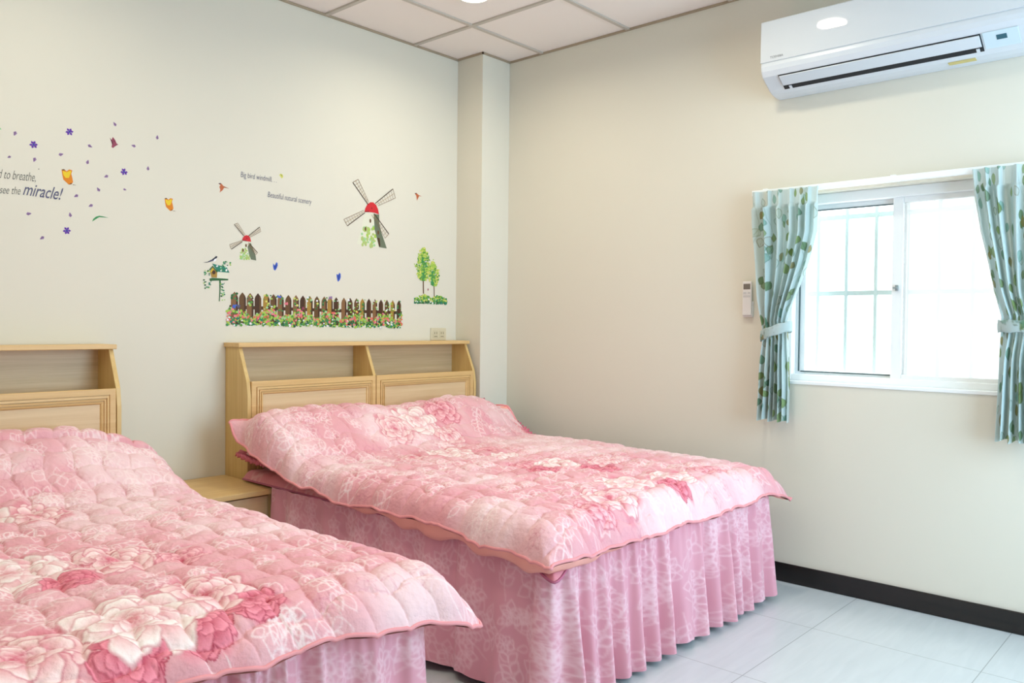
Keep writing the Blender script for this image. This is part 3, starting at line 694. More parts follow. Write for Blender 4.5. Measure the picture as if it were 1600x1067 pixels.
def curtain(label, inner, outer, seed, nf, tie_z, tiltz, sgn):
    """inner/outer: tables z -> y of the edge near the window middle and of the far edge"""
    fi, fo = interp(inner), interp(outer)
    zt, zb = 1.852, .770
    NZ, NS = 420, 560
    T, Sx = np.meshgrid(np.linspace(0, 1, NZ), np.linspace(0, 1, NS), indexing='ij')
    z = zt+(zb-zt)*T
    z = z-0.018*Sx*smooth01((T-.75)/.25)*0+0.006*np.sin(Sx*19+seed)*smooth01((T-.9)/.1)
    yi = fi(z); yo = fo(z); 
    head = smooth01((z-1.765)/.02)          # pleat heading tape
    tie = np.exp(-((z-tie_z)/.09)**2)
    ph = 2*np.pi*nf*(Sx+.018*np.sin(Sx*9+seed)+.02*(1-head)*np.sin(T*5+Sx*7))
    wide = np.abs(yi-yo)
    A = (0.024+0.012*vnoise(Sx*7, T*1.5, seed))*(1-.55*tie)
    w = (np.cos(ph)+.25*np.cos(2*ph+1)+.12*np.cos(3*ph))*(.6+.8*vnoise(Sx*6.3, T*0+2, seed+2))
    pinch = np.sign(np.cos(ph))*np.abs(np.cos(ph))**3
    x = -.062-(A*w*(1-head)+.016*np.maximum(pinch, -.1)*head*1.2)
    flat = smooth01((Sx-.82)/.1) if sgn > 0 else smooth01((Sx-.82)/.1)
    x = x*(1-flat*.55*(1-tie))+(-.055)*flat*.55*(1-tie)
    warp = Sx+.30/(2*np.pi*nf)*np.sin(2*ph)*(1-head*.6)
    warp = np.clip(warp, 0, 1)
    # folds bunch towards the wall side, the leading edge spreads flat
    g_ = warp**(1.0-.25*(1-tie))
    y = yo+(yi-yo)*g_
    P = np.stack([x, y, z], -1)
    rng = random.Random(seed); pr = Print(.78, 1.1, .0018, C_BASE)
    nn = np.clip((fbm(pr.X*5, pr.Y*3, seed, 3)[..., None]-.4)/.3, 0, 1); pr.img = pr.img*(1-nn*.5)+lin((208, 222, 218))*nn*.5
    nn = np.clip((fbm(pr.X*12, pr.Y*1.2, seed+4, 2)[..., None]-.6)/.2, 0, 1); pr.img = pr.img*(1-nn*.4)+lin((222, 216, 196))*nn*.4
    for k in range(26):
        x0, y0 = rng.uniform(0, .78), rng.uniform(0, 1.1); pts = []; a = rng.uniform(1.2, 1.9)
        for q in range(8): pts.append((x0, y0)); x0 += math.cos(a)*.03; y0 += math.sin(a)*.03; a += rng.uniform(-.25, .25)
        pr.stroke(pts, .0011, lin((150, 170, 160)), .6)
    for k in range(190):
        c = rng.choice(C_LEAF); L = rng.uniform(.032, .056)
        pr.leaf(rng.uniform(0, .78), rng.uniform(0, 1.1), rng.choice([-1.6, 1.6])+rng.uniform(-.6, .6), L, L*rng.uniform(.36, .46), .0011, c*.62, c, rng.choice([.15, .75, .85, .9]), .8, vein=rng.random() < .6)
    colr = pr.sample(Sx*.78, T*1.08)
    t = thing('curtain', label, 'curtain', (-.06, (fi(1.8)+fo(1.8))/2, zb), 'leaf-print curtains')
    off = np.array(t.location)
    o = grid_mesh('panel', P-off, M_cur, t, colr)
    # tie-back band wrapped round the gathered cloth
    ya, yb = float(fo(tie_z)), float(fi(tie_z)); yc = (ya+yb)/2; ry = abs(yb-ya)/2+.012
    NA = 72; rows = []
    for k in range(9):
        h = k/8; rr = 1+.03*math.sin(math.pi*h); row = []
        for a in np.linspace(0, 2*np.pi, NA+1):
            yy = yc+ry*rr*math.cos(a); row.append((-.060+.052*rr*math.sin(a), yy, tie_z-.024+.048*h+tiltz*(yy-yc)+.002*math.sin(a*7+h*3)))
        rows.append(row)
    R = np.array(rows); cc = pr.sample((R[..., 1]-R[..., 1].min())*1.5+.1, (R[..., 2]-R[..., 2].min())+.3)
    o = grid_mesh('tieback', R-off, M_cur, t, cc); md = o.modifiers.new('thick', 'SOLIDIFY'); md.thickness = .002
curtain('leaf-print curtain tied back between the remote control and the window',
        [(1.87, -2.172), (1.829, -2.168), (1.647, -2.166), (1.504, -2.130), (1.388, -2.088), (1.294, -2.050), (1.24, -2.034), (1.199, -2.040), (1.065, -2.044), (.946, -2.048), (.76, -2.048)],
        [(1.87, -1.855), (1.7, -1.866), (1.624, -1.873), (1.349, -1.900), (1.212, -1.918), (1.158, -1.924), (1.0, -1.910), (.76, -1.898)], 5, 6, 1.190, -.35, 1)
curtain('leaf-print curtain tied back at the right frame edge',
        [(1.87, -2.790), (1.845, -2.794), (1.74, -2.805), (1.6, -2.828), (1.484, -2.856), (1.358, -2.883), (1.261, -2.910), (1.2, -2.910), (1.108, -2.906), (.88, -2.900), (.76, -2.896)],
        [(1.87, -3.11), (1.6, -3.09), (1.3, -3.05), (1.2, -3.04), (1.0, -3.05), (.76, -3.06)], 12, 5, 1.222, 0.0, -1)
rail = thing('curtain_rail', 'thin white curtain rail above the small window', 'curtain rail', (-.04, -2.48, 1.858))
g = MB(); g.box((-.046, -3.14, 1.838), (-.030, -1.84, 1.864)); o = g.build('track', M_white, rail, .002); o.matrix_parent_inverse = Matrix.Translation(-rail.location)
for y in (-1.90, -2.48, -3.08):
    g = MB(); g.box((-.034, y-.01, 1.8665), (-.0005, y+.01, 1.8705)); g.box((-.004, y-.01, 1.845), (-.0005, y+.01, 1.8665)); o = g.build('bracket', M_white, rail); o.matrix_parent_inverse = Matrix.Translation(-rail.location)

# ------------------------------------------------------------------ wall stickers (flat vinyl on wall_far, which is the plane y = 0)
INK = {}
def ink(name, *c, rough=.55):
    if name not in INK: INK[name] = mat('vinyl_'+name, c, rough, .3)
    return INK[name]
ink('violet', 100, 50, 160); ink('lilac', 150, 120, 165); ink('mauve', 122, 96, 130); ink('plum', 150, 70, 92); ink('darkplum', 96, 44, 58)
ink('yellow', 232, 200, 40); ink('orange', 222, 132, 28); ink('brown', 104, 74, 44); ink('darkbrown', 74, 48, 30); ink('green', 90, 150, 66); ink('leafgreen', 62, 142, 84)
ink('lime', 166, 200, 84); ink('paleyellow', 214, 214, 110); ink('teal', 44, 126, 104); ink('darkgreen', 52, 100, 58); ink('rust', 190, 104, 64); ink('red', 206, 44, 52); ink('darkred', 150, 34, 40)
ink('cream', 226, 226, 206); ink('mossy', 176, 196, 120); ink('slate', 108, 118, 96); ink('olive', 130, 130, 70); ink('navy', 48, 72, 160); ink('blue', 72, 104, 200); ink('black', 46, 50, 62)
ink('white', 236, 236, 240); ink('pink', 232, 128, 140); ink('coral', 226, 112, 96); ink('mint', 160, 206, 150); ink('grey', 92, 92, 90); ink('inkblue', 92, 92, 120); ink('wood', 132, 96, 62); ink('ochre', 168, 132, 60)
class Decal:
    def __init__(s): s.p = []
    def poly(s, c, pts, layer=0): s.p.append((c, list(pts), layer)); return s
    def line(s, c, a, b2, w, layer=1):
        dx, dz = b2[0]-a[0], b2[1]-a[1]; L = math.hypot(dx, dz) or 1; nx, nz = -dz/L*w/2, dx/L*w/2
        return s.poly(c, [(a[0]+nx, a[1]+nz), (a[0]-nx, a[1]-nz), (b2[0]-nx, b2[1]-nz), (b2[0]+nx, b2[1]+nz)], layer)
    def blob(s, c, p, r, n=8, rz=1, a=0, layer=0, jag=0, rng=None):
        return s.poly(c, [(p[0]+r*math.cos(a+6.2832*i/n)*(1-jag*(i % 2)), p[1]+rz*r*math.sin(a+6.2832*i/n)*(1-jag*(i % 2))) for i in range(n)], layer)
    def build(s, name, parent=None):
        names = []; me = bpy.data.meshes.new(name); v = []; f = []; mi = []
        xs = [q[0] for _, pts, _ in s.p for q in pts]; zs = [q[1] for _, pts, _ in s.p for q in pts]
        o0 = ((min(xs)+max(xs))/2, -.0005, min(zs)) if parent is None else tuple(parent.location)
        for c, pts, ly in s.p:
            if c not in names: names.append(c)
            a = sum(pts[i][0]*pts[(i+1) % len(pts)][1]-pts[(i+1) % len(pts)][0]*pts[i][1] for i in range(len(pts)))
            if a < 0: pts = pts[::-1]
            k = len(v); v += [(x-o0[0], -.0005-.00025*ly-1.5e-6*len(f)-o0[1], z-o0[2]) for x, z in pts]; f.append(tuple(range(k, k+len(pts)))); mi.append(names.index(c))
        me.from_pydata(v, [], f); me.update()
        o = link(name, me, [INK[q] for q in names], parent, None if parent else o0)
        me.polygons.foreach_set('material_index', mi); return o
def sticker(name, label, cat, at_, group=None): return thing(name, label, cat, (at_[0], -.0005, at_[1]), group)
rs = random.Random(77)

# scattered violet flowers and petals
for p, lb in (((-2.4621, 1.9863), 'violet flower sticker, highest of the four violet flowers'), ((-2.5965, 1.9109), 'violet flower sticker above the word breathe, nearest the left frame edge'),
              ((-2.2413, 1.8537), 'violet flower sticker between the plum butterfly and the lower yellow butterfly'), ((-2.4726, 1.5785), 'violet flower sticker below the exclamation mark, lowest of the four')):
    d = Decal()
    for k in range(6): a = k*1.047+rs.random()*.3; d.poly('violet', [p, (p[0]+.011*math.cos(a-.45), p[1]+.011*math.sin(a-.45)), (p[0]+.0165*math.cos(a), p[1]+.0165*math.sin(a)), (p[0]+.011*math.cos(a+.45), p[1]+.011*math.sin(a+.45))], k % 2)
    d.blob('navy', p, .004, 8, layer=3); tag(d.build('flower_sticker'), lb, 'wall sticker', 'violet flower stickers')
PET = [((-2.6635, 1.9418), 'near the left frame edge, upper left of the highest pair of flowers'), ((-2.6845, 1.8474), 'small, just above the words to breathe'), ((-2.5936, 1.8496), 'directly under the left violet flower'),
       ((-2.4929, 1.8889), 'under the highest violet flower'), ((-2.3798, 1.9406), 'left of the plum butterfly'), ((-2.3903, 1.8748), 'above right of the upper yellow butterfly'), ((-2.3173, 1.8228), 'just left of the middle violet flower'),
       ((-2.2813, 2.0537), 'above the plum butterfly, highest of all petals'), ((-2.2024, 1.9727), 'just right of the plum butterfly'), ((-2.0962, 2.0297), 'farthest right of all the petals'), ((-2.1373, 1.8858), 'right of the middle violet flower'),
       ((-2.3488, 1.7654), 'right of the upper yellow butterfly at exclamation mark height'), ((-2.4377, 1.7248), 'just right of the exclamation mark'), ((-2.2366, 1.7775), 'tiny, under the middle violet flower'),
       ((-2.3800, 1.6913), 'above the green leaf sticker'), ((-2.4598, 1.6469), 'between the exclamation mark and the lowest violet flower'), ((-2.6124, 1.6334), 'below the word the, left of the lowest violet flower'), ((-2.5673, 1.5392), 'lowest of all the petals')]
for i, (p, lb) in enumerate(PET):
    a = rs.random()*6.28; r = .0095 if i not in (1, 13) else .007
    P2 = lambda t, q: (p[0]+q*r*math.cos(a+t), p[1]+q*r*math.sin(a+t))
    d = Decal().poly('lilac', [P2(-.9, .9), P2(0, 1.25), P2(.9, .9), P2(2.4, .5), P2(3.14, .9), P2(-2.4, .5)], 0).poly('mauve', [P2(-.6, .3), P2(0, 1.0), P2(.6, .8), P2(3.0, .7)], 1)
    tag(d.build('petal_sticker'), 'lilac petal sticker '+lb, 'wall sticker', 'lilac petal stickers')
def shape(name, label, polys, group=None, cat='wall sticker'):
    d = Decal()
    for i, (c, pts) in enumerate(polys): d.poly(c, pts, i)
    return tag(d.build(name), label, cat, group)
shape('butterfly_sticker', 'plum red butterfly sticker among the petals', [('plum', [(-2.3014, 1.9913), (-2.2939, 1.9826), (-2.2882, 1.9959), (-2.2779, 1.9836), (-2.2727, 1.9715), (-2.2657, 1.9668), (-2.2767, 1.9602), (-2.2871, 1.9490), (-2.2939, 1.9514), (-2.2916, 1.9653)]), ('darkplum', [(-2.2985, 1.9877), (-2.2899, 1.9774), (-2.2859, 1.9622), (-2.2928, 1.9669)]), ('darkplum', [(-2.2871, 1.9914), (-2.2802, 1.9761), (-2.2836, 1.9726)]), ('darkplum', [(-2.2767, 1.9602), (-2.2669, 1.9678), (-2.2871, 1.9502)])])
for dx, dy, k, lb in ((488, 490, 1.0, 'yellow and orange butterfly sticker right above the word miracle'), (1225, 690, .92, 'yellow and orange butterfly sticker right of the green leaf')):
    pass
def ybf(pt, lb, k):
    f = lambda x, y: (pt[0]+x*k*.00069, pt[1]-y*k*.00069)
    shape('butterfly_sticker', lb, [('orange', [f(-32, -35), f(-18, -40), f(-4, -30), f(10, -43), f(28, -40), f(22, -18), f(28, 5), f(32, 30), f(22, 45), f(8, 48), f(-6, 36), f(-22, 22), f(-28, -5)]),
          ('yellow', [f(-26, -30), f(-4, -24), f(14, -36), f(22, -34), f(16, -12), f(8, 8), f(-10, 10), f(-22, -5)]), ('brown', [f(-32, -37), f(-18, -41), f(-12, -35), f(-28, -31)]), ('brown', [f(8, 48), f(28, 40), f(20, 36)]), ('brown', [f(30, 44), f(52, 46), f(30, 48)])], 'yellow butterfly stickers')
ybf((-2.4703, 1.8019), 'yellow and orange butterfly sticker just right of the words to breathe', 1.0)
ybf((-2.0425, 1.7379), 'yellow and orange butterfly sticker farther right, beyond the green leaf', .92)
shape('leaf_sticker', 'slender curved green leaf sticker below the scattered petals', [('leafgreen', [(-2.3734, 1.6254), (-2.3684, 1.6375), (-2.3578, 1.6479), (-2.3449, 1.6533), (-2.3269, 1.6523), (-2.3053, 1.6486), (-2.3297, 1.6479), (-2.3449, 1.6469), (-2.3578, 1.6374)])])
tag(Decal().blob('grey', (-2.5775, 1.8162), .0022, 6).build('dot_sticker'), 'tiny grey dot sticker above the word breathe', 'wall sticker')
shape('leaf_sticker', 'pale green leaf tip sticker at the left frame edge', [('mint', [(-2.7177, 1.9573), (-2.7120, 1.9557), (-2.7101, 1.9506), (-2.7158, 1.9485)])])

# flying birds and tiny butterfly
shape('bird_sticker', 'orange flying bird sticker left of the lettering about the windmill', [('rust', [(-1.8049, 1.8631), (-1.7909, 1.8649), (-1.7790, 1.8535), (-1.7701, 1.8513), (-1.7502, 1.8452), (-1.7753, 1.8467), (-1.7815, 1.8353), (-1.7980, 1.8197), (-1.7950, 1.8336), (-1.7992, 1.8475), (-1.7940, 1.8549)]), ('black', [(-1.8049, 1.8631), (-1.7940, 1.8655), (-1.7899, 1.8622), (-1.7997, 1.8599)]), ('brown', [(-1.7764, 1.8505), (-1.7502, 1.8442), (-1.7737, 1.8479)])], 'orange bird stickers')
shape('bird_sticker', 'orange flying bird sticker right of the large windmill', [('rust', [(-0.5823, 1.9695), (-0.5670, 1.9725), (-0.5509, 1.9629), (-0.5263, 1.9586), (-0.5474, 1.9570), (-0.5556, 1.9429), (-0.5638, 1.9278), (-0.5668, 1.9442), (-0.5697, 1.9569)]), ('black', [(-0.5823, 1.9695), (-0.5684, 1.9733), (-0.5670, 1.9683), (-0.5767, 1.9671)])], 'orange bird stickers')
shape('butterfly_sticker', 'tiny pale yellow butterfly sticker at the end of the windmill lettering', [('paleyellow', [(-1.4768, 1.9521), (-1.4669, 1.9565), (-1.4575, 1.9517), (-1.4551, 1.9423), (-1.4633, 1.9325), (-1.4703, 1.9397), (-1.4767, 1.9439)]), ('olive', [(-1.4739, 1.9566), (-1.4633, 1.9489), (-1.4610, 1.9400), (-1.4668, 1.9473)])])
for pts, lb in ((((-1.5112, 1.5048), (-1.5030, 1.4906), (-1.4936, 1.5101), (-1.4859, 1.5072), (-1.4849, 1.4938), (-1.4906, 1.4800), (-1.4991, 1.4677), (-1.5077, 1.4723), (-1.5116, 1.4880)), 'blue butterfly sticker nearer the small windmill'),
                (((-1.1282, 1.4716), (-1.1176, 1.4660), (-1.1102, 1.4787), (-1.1014, 1.4730), (-1.1000, 1.4566), (-1.1062, 1.4398), (-1.1185, 1.4279), (-1.1236, 1.4400), (-1.1281, 1.4578)), 'blue butterfly sticker nearer the large windmill')):
    cx = sum(q[0] for q in pts)/len(pts); cz = sum(q[1] for q in pts)/len(pts)
    shape('butterfly_sticker', lb, [('blue', list(pts)), ('navy', [(cx+(q[0]-cx)*.6, cz+(q[1]-cz)*.7) for q in pts])], 'blue butterfly stickers')

# windmills
def windmill(label, tower, shade, cap, sails, wins, door, w, tint):
    c = ((tower[0][0]+tower[-1][0])/2, min(q[1] for q in tower))
    t = sticker('windmill_sticker', label, 'wall sticker', c, 'windmill stickers')
    d = Decal(); d.poly('cream', tower, 0); d.poly(tint, shade, 2)
    lo = [((tower[i][0]), tower[i][1]) for i in range(len(tower))]
    zb = min(q[1] for q in tower); zt = max(q[1] for q in tower); xl = min(q[0] for q in tower); xr = max(q[0] for q in tower)
    for k in range(60):      # mossy wash on the lower half
        u = rs.random(); v = rs.random()**1.6*.55; x = xl+(xr-xl)*(.12+.5*u+.08*v*0); z = zb+(zt-zb)*(v+.03)
        d.blob(rs.choice(['mossy', 'lime', 'mossy', 'mint']), (x+(zt-zb)*.12*v, z), (zt-zb)*rs.uniform(.03, .06), 7, rs.uniform(.6, 1.5), rs.random(), 1)
    for q in wins: d.blob('brown', q, w*1.5, 10, 1.9, 0, 3)
    if door: d.poly('darkbrown', door, 3)
    d.build('tower', t)
    d = Decal().poly('red', cap, 4); cz = [q for q in cap]; mxx = sum(q[0] for q in cz)/len(cz); mz = sum(q[1] for q in cz)/len(cz)
    d.poly('darkred', [cap[0], cap[-1], (cap[-1][0], cap[-1][1]+w*1.5), (cap[0][0], cap[0][1]+w*1.5)], 5); d.blob('darkred', (mxx, mz), w*1.2, 8, layer=5)
    d.build('cap', t)
    for a, b2, c2, d2 in sails:     # spine outer, spine inner, lattice outer, lattice inner
        d = Decal(); d.line('darkbrown', a, b2, w, 7); d.line('wood', c2, d2, w*.45, 6); d.line('wood', a, c2, w*.55, 6); L = 8
        for k in range(L):
            f = k/L; p = (a[0]+(b2[0]-a[0])*f, a[1]+(b2[1]-a[1])*f); q = (c2[0]+(d2[0]-c2[0])*f, c2[1]+(d2[1]-c2[1])*f); d.line('wood', p, q, w*.32, 6)
        m0 = ((a[0]+c2[0])/2, (a[1]+c2[1])/2); m1 = ((b2[0]+d2[0])/2, (b2[1]+d2[1])/2); d.line('ochre', m0, m1, w*.35, 6)
        d.build('sail', t)
windmill('large windmill sticker with red cap and green tinted tower, upper right of the fence',
    [(-0.9465, 1.8142), (-0.9583, 1.7538), (-0.9732, 1.7031), (-0.9971, 1.6421), (-0.9451, 1.6364), (-0.8765, 1.6342), (-0.7869, 1.6325), (-0.8001, 1.6629), (-0.8250, 1.7164), (-0.8408, 1.7653), (-0.8431, 1.8178)],
    [(-0.8811, 1.8162), (-0.8741, 1.7320), (-0.8579, 1.6833), (-0.8416, 1.6354), (-0.7869, 1.6325), (-0.8001, 1.6629), (-0.8250, 1.7164), (-0.8408, 1.7653), (-0.8431, 1.8178)],
    [(-0.9453, 1.8203), (-0.9406, 1.8420), (-0.9253, 1.8661), (-0.9049, 1.8793), (-0.8848, 1.8807), (-0.8645, 1.8681), (-0.8517, 1.8470), (-0.8438, 1.8187), (-0.8781, 1.8241), (-0.9125, 1.8238)],
    [((-1.0255, 1.9723), (-0.9209, 1.8641), (-0.9895, 1.9943), (-0.9173, 1.8809)), ((-0.7455, 1.9735), (-0.8722, 1.8762), (-0.7272, 1.9237), (-0.8531, 1.8644)), ((-1.0596, 1.7342), (-0.9435, 1.8170), (-1.0835, 1.7667), (-0.9516, 1.8295)), ((-0.7733, 1.7159), (-0.8780, 1.8191), (-0.8003, 1.6892), (-0.8968, 1.8121))],
    [(-0.9046, 1.7764), (-0.9378, 1.7286), (-0.8487, 1.7168)], [(-0.8548, 1.6886), (-0.8416, 1.6369), (-0.8334, 1.6451), (-0.8388, 1.6850)], .0042, 'slate')
windmill('small windmill sticker with red cap above the birdhouse',
    [(-1.6789, 1.6006), (-1.6810, 1.5733), (-1.6895, 1.5431), (-1.7066, 1.5148), (-1.6797, 1.5132), (-1.6415, 1.5127), (-1.6051, 1.5116), (-1.6085, 1.5339), (-1.6225, 1.5678), (-1.6320, 1.6020)],
    [(-1.6527, 1.5755), (-1.6444, 1.5413), (-1.6333, 1.5147), (-1.6051, 1.5116), (-1.6085, 1.5339), (-1.6225, 1.5678), (-1.6353, 1.5967)],
    [(-1.6811, 1.6029), (-1.6779, 1.6170), (-1.6682, 1.6277), (-1.6573, 1.6316), (-1.6442, 1.6288), (-1.6376, 1.6174), (-1.6331, 1.6009), (-1.6583, 1.6018)],
    [((-1.7232, 1.6767), (-1.6720, 1.6259), (-1.7045, 1.6854), (-1.6649, 1.6314)), ((-1.5879, 1.6768), (-1.6486, 1.6279), (-1.5811, 1.6554), (-1.6420, 1.6210)), ((-1.7376, 1.5567), (-1.6800, 1.5980), (-1.7467, 1.5789), (-1.6827, 1.6037)), ((-1.5986, 1.5506), (-1.6473, 1.5958), (-1.6085, 1.5389), (-1.6528, 1.5904))],
    [(-1.6604, 1.5808), (-1.6760, 1.5564)], None, .0030, 'slate')

# birdhouse and magpie
bh = sticker('birdhouse_sticker', 'birdhouse sticker on a leafy post left of the picket fence', 'wall sticker', (-1.8003, 1.3057))
Decal().poly('cream', [(-1.8134, 1.4423), (-1.7534, 1.4435), (-1.7577, 1.4132), (-1.8176, 1.4123)], 0).poly('ochre', [(-1.8450, 1.4445), (-1.8325, 1.4669), (-1.8092, 1.4405), (-1.8108, 1.4166), (-1.8386, 1.4172)], 1).blob('darkbrown', (-1.8269, 1.4416), .009, 10, 1.1, 0, 2).poly('yellow', [(-1.8421, 1.4439), (-1.8320, 1.4603), (-1.8287, 1.4573), (-1.8379, 1.4417)], 2).build('house_front', bh)
d = Decal().poly('teal', [(-1.8346, 1.4826), (-1.8135, 1.4780), (-1.7622, 1.4711), (-1.7469, 1.4439), (-1.8092, 1.4457)], 2).poly('darkgreen', [(-1.8513, 1.4520), (-1.8325, 1.4729), (-1.8071, 1.4446), (-1.8109, 1.4404), (-1.8325, 1.4658), (-1.8463, 1.4484)], 3)
for k in range(14): d.blob(rs.choice(['mint', 'white', 'darkgreen']), ((-1.7879, 1.4616)[0]+rs.uniform(-.028, .028), (-1.7879, 1.4616)[1]+rs.uniform(-.012, .012)), .004, 6, layer=3)
d.build('roof', bh)
Decal().poly('darkgreen', [(-1.8491, 1.4108), (-1.8344, 1.4155), (-1.7533, 1.4142), (-1.7533, 1.4074), (-1.8302, 1.4018), (-1.8461, 1.3991)], 2).poly('darkgreen', [(-1.7997, 1.4052), (-1.7912, 1.4056), (-1.7919, 1.3637), (-1.7960, 1.3058), (-1.8011, 1.3056), (-1.7979, 1.3635)], 1).build('post', bh)
d = Decal()
for (x, z), n_, sx, sz in (((-1.7622, 1.4871), 16, .022, .010), ((-1.8596, 1.4378), 14, .013, .013), ((-1.8553, 1.3849), 16, .022, .020), ((-1.7833, 1.3521), 26, .012, .042)):
    for k in range(n_): d.blob(rs.choice(['leafgreen', 'mint', 'darkgreen', 'teal', 'lime']), (x+rs.uniform(-sx, sx), z+rs.uniform(-sz, sz)), rs.uniform(.003, .006), 6, .7, rs.random()*3, 4)
d.build('leaves', bh)
shape('bird_sticker', 'black and white long-tailed bird sticker perched on the birdhouse', [('black', [(-1.8804, 1.4849), (-1.8597, 1.4889), (-1.8368, 1.5010), (-1.8229, 1.5122), (-1.8158, 1.5191), (-1.8077, 1.5172), (-1.8111, 1.5099), (-1.8187, 1.5046), (-1.8254, 1.4978), (-1.8451, 1.4895), (-1.8639, 1.4847)]), ('white', [(-1.8229, 1.5043), (-1.8128, 1.5090), (-1.8144, 1.4997), (-1.8229, 1.4913), (-1.8304, 1.4936)]), ('inkblue', [(-1.8535, 1.4893), (-1.8326, 1.5013), (-1.8305, 1.4975), (-1.8451, 1.4899)])])

# picket fence with flowers
fe = sticker('fence_sticker', 'brown picket fence sticker with colourful flowers along its foot', 'wall sticker', (-1.2626, 1.1791))
tops = [(-1.7204, 1.3544), (-1.6784, 1.3531), (-1.6370, 1.3513), (-1.5946, 1.3516), (-1.5482, 1.3515), (-1.5081, 1.3504), (-1.4674, 1.3501), (-1.4227, 1.3491), (-1.3783, 1.3497), (-1.3367, 1.3490), (-1.2945, 1.3482), (-1.2512, 1.3483),
        (-1.2056, 1.3485), (-1.1686, 1.3482), (-1.1292, 1.3464), (-1.0792, 1.3459), (-1.0379, 1.3461), (-0.9954, 1.3453), (-0.9550, 1.3450), (-0.9107, 1.3458), (-0.8684, 1.3450), (-0.8255, 1.3430), (-0.7828, 1.3432), (-0.7408, 1.3422), (-0.6947, 1.3425)]
r0, r1 = (-1.7464, 1.2802), (-0.6726, 1.2706)
Decal().line('darkbrown', r0, r1, .017, 0).build('rail', fe)
zf = (-1.2627, 1.1958)[1]
for i, (x, z) in enumerate(tops):
    w = .0185-.00012*i; c = ['wood', 'brown', 'wood', 'darkbrown', 'ochre', 'brown'][i % 6] if i < 13 else ['wood', 'darkbrown', 'brown', 'ochre', 'darkbrown'][i % 5]
    d = Decal().poly(c, [(x-w, zf), (x+w, zf), (x+w, z-.028), (x+w*.75, z-.016), (x, z), (x-w*.75, z-.016), (x-w, z-.028)], 1)
    d.poly('darkbrown' if c != 'darkbrown' else 'brown', [(x+w*.45, zf), (x+w, zf), (x+w, z-.028), (x+w*.45, z-.014)], 2); d.build('picket', fe)
d = Decal()
for i, (x, z) in enumerate(tops):
    if i % 6 in (1, 3): continue
    for k in range(9): d.blob(rs.choice(['lime', 'green', 'paleyellow', 'darkgreen', 'white', 'mint'] if i % 3 else ['green', 'darkgreen', 'leafgreen']), (x+rs.uniform(-.017, .018), z-rs.uniform(.006, .085)), rs.uniform(.004, .008), 6, .8, rs.random()*3, 4)
for p, c in (((-1.7180, 1.2837), 'blue'), ((-1.7003, 1.2821), 'inkblue'), ((-1.4770, 1.3401), 'blue'), ((-1.4357, 1.3052), 'pink'), ((-1.3364, 1.2818), 'plum'), ((-1.1673, 1.3411), 'lilac')):
    for k in range(6): d.blob(c, (p[0]+rs.uniform(-.01, .01), p[1]+rs.uniform(-.006, .006)), .005, 6, layer=5)
d.build('climbing_vine', fe)
d = Decal(); xa, za = (-1.7634, 1.1875); xb, zb = (-0.6717, 1.1803)
for k in range(1300):
    f = rs.random(); x = xa+(xb-xa)*f; base_z = za+(zb-za)*f; h = rs.random()**.8; tp = .066+.016*math.sin(f*38)+.008*math.sin(f*90); z = base_z+.003+h*tp
    c = rs.choice(['green', 'leafgreen', 'lime', 'lime', 'teal', 'darkgreen']) if h < .55 else rs.choice(['lime', 'green', 'lime', 'coral', 'pink', 'mint'])
    if h < .5 and rs.random() < .10: c = 'white'
    if .15 < h < .7 and math.sin(f*38+1) > .2 and rs.random() < .3: c = rs.choice(['coral', 'pink', 'coral'])
    d.blob(c, (x, z), rs.uniform(.004, .0085), 6, .85, rs.random()*3, 4)
d.build('flower_bed', fe)

# pair of trees
tr_ = sticker('tree_sticker', 'sticker of two slim green trees rising from low bushes, beside the wall column', 'wall sticker', (-0.4537, 1.3288))
for a, b2, w in (((-0.5101, 1.4748), (-0.5077, 1.3870), .0085), ((-0.4240, 1.4388), (-0.4217, 1.3728), .006)):
    d = Decal().line('brown', a, b2, w, 1); d.line('darkbrown', (a[0]+w*.3, a[1]), (b2[0]+w*.3, b2[1]), w*.4, 2); d.build('trunk', tr_)
def crown(top, bot, wd, n_):
    d = Decal()
    for k in range(n_):
        f = rs.random()**.8; hw = wd*(math.sin(math.pi*min(f*.8+.06, .86))**1.1); x = top[0]+(bot[0]-top[0])*f+rs.gauss(0, .48)*hw; z = top[1]+(bot[1]-top[1])*f
        c = rs.choice(['lime', 'paleyellow', 'green', 'lime'] if abs(x-top[0]) > hw*.4 or f < .3 else ['green', 'leafgreen', 'lime', 'leafgreen'])
        d.blob(c, (x, z), rs.uniform(.0045, .0085), 6, .9, rs.random()*3, 2)
    return d.build('crown', tr_)
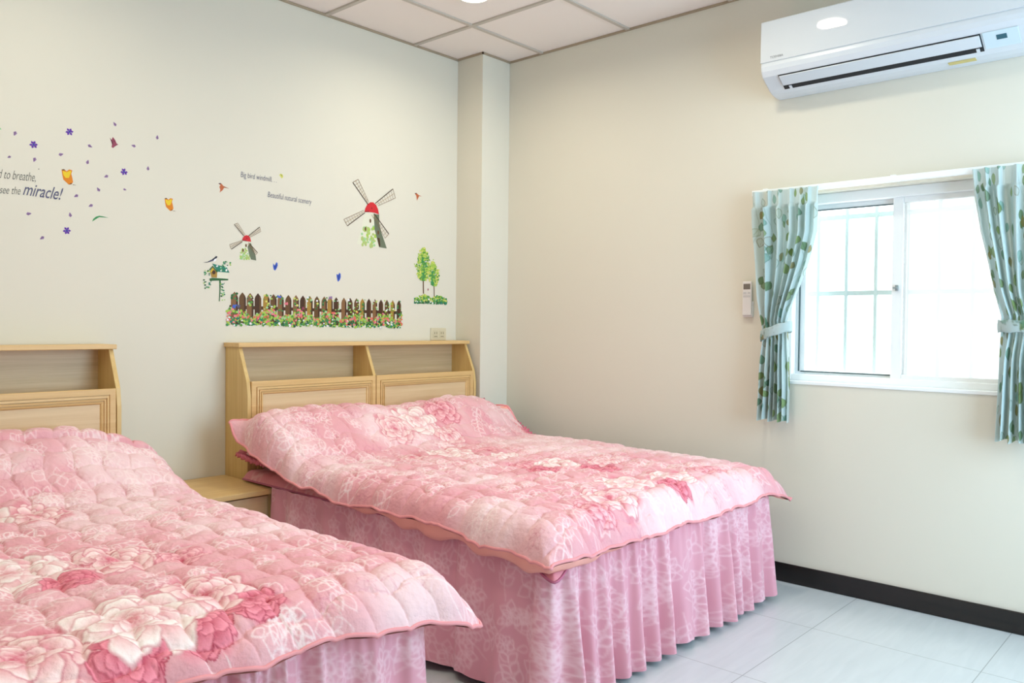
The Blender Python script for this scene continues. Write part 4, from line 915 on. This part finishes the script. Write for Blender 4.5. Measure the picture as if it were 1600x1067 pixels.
crown((-0.5067, 1.6563), (-0.5085, 1.4664), .064, 520); crown((-0.4333, 1.5817), (-0.4224, 1.4388), .046, 300)
d = Decal()
for k in range(420):
    f = rs.random(); cx = (-0.5784, 1.3425)[0]+f*((-0.3165, 1.3499)[0]-(-0.5784, 1.3425)[0]); hh = .036*(1-.45*math.exp(-((f-.52)/.1)**2))*math.sin(math.pi*min(max(f, .06), .94))**.35
    h = rs.random(); c = rs.choice(['darkgreen', 'leafgreen', 'teal'] if h < .3 else ['lime', 'green', 'paleyellow', 'green', 'leafgreen'])
    if rs.random() < .06: c = 'white'
    d.blob(c, (cx, (-0.4537, 1.3300)[1]+h*hh*1.5), rs.uniform(.0045, .0085), 6, .85, rs.random()*3, 2)
d.build('bushes', tr_)
Decal().blob('plum', (-0.4715, 1.4128), .005, 6, 1.5, .4, 2).build('butterfly', tr_)

# lettering on the wall
def wall_text(name, label, lines):
    p0 = lines[0][1]; t = thing(name, label, 'wall lettering', (p0[0], -.0006, p0[1]))
    for txt, a, b2, hgt, c, sh, th in lines:
        dx, dz = b2[0]-a[0], b2[1]-a[1]; L = math.hypot(dx, dz)
        o = lettering(txt, 'text_line', INK[c], t, (a[0]-p0[0], -.0006, a[1]-p0[1]), (dx, 0, dz), (-dz, 0, dx), L, hgt, sh, th)
        o.location = (0, 0, 0)
wall_text('wall_lettering', 'thin handwritten lettering reading Big bird windmill above the small windmill', [('Big bird windmill. . .', (-1.6892, 1.9095), (-1.4940, 1.9079), .034, 'inkblue', .12, -.008)])
wall_text('wall_lettering', 'thin handwritten lettering reading Beautiful natural scenery left of the large windmill', [('Beautiful natural scenery', (-1.5423, 1.8307), (-1.2877, 1.8227), .036, 'inkblue', .12, -.008)])
wall_text('wall_lettering', 'slanted lettering ending in to breathe and see the miracle at the left frame edge',
          [('d to breathe,', (-2.7210, 1.7613), (-2.5892, 1.7642), .040, 'grey', .42, -.010), ('see the', (-2.7169, 1.7017), (-2.6430, 1.7056), .030, 'grey', .42, -.010), ('miracle!', (-2.6356, 1.7065), (-2.4878, 1.7022), .050, 'inkblue', .42, .004)])
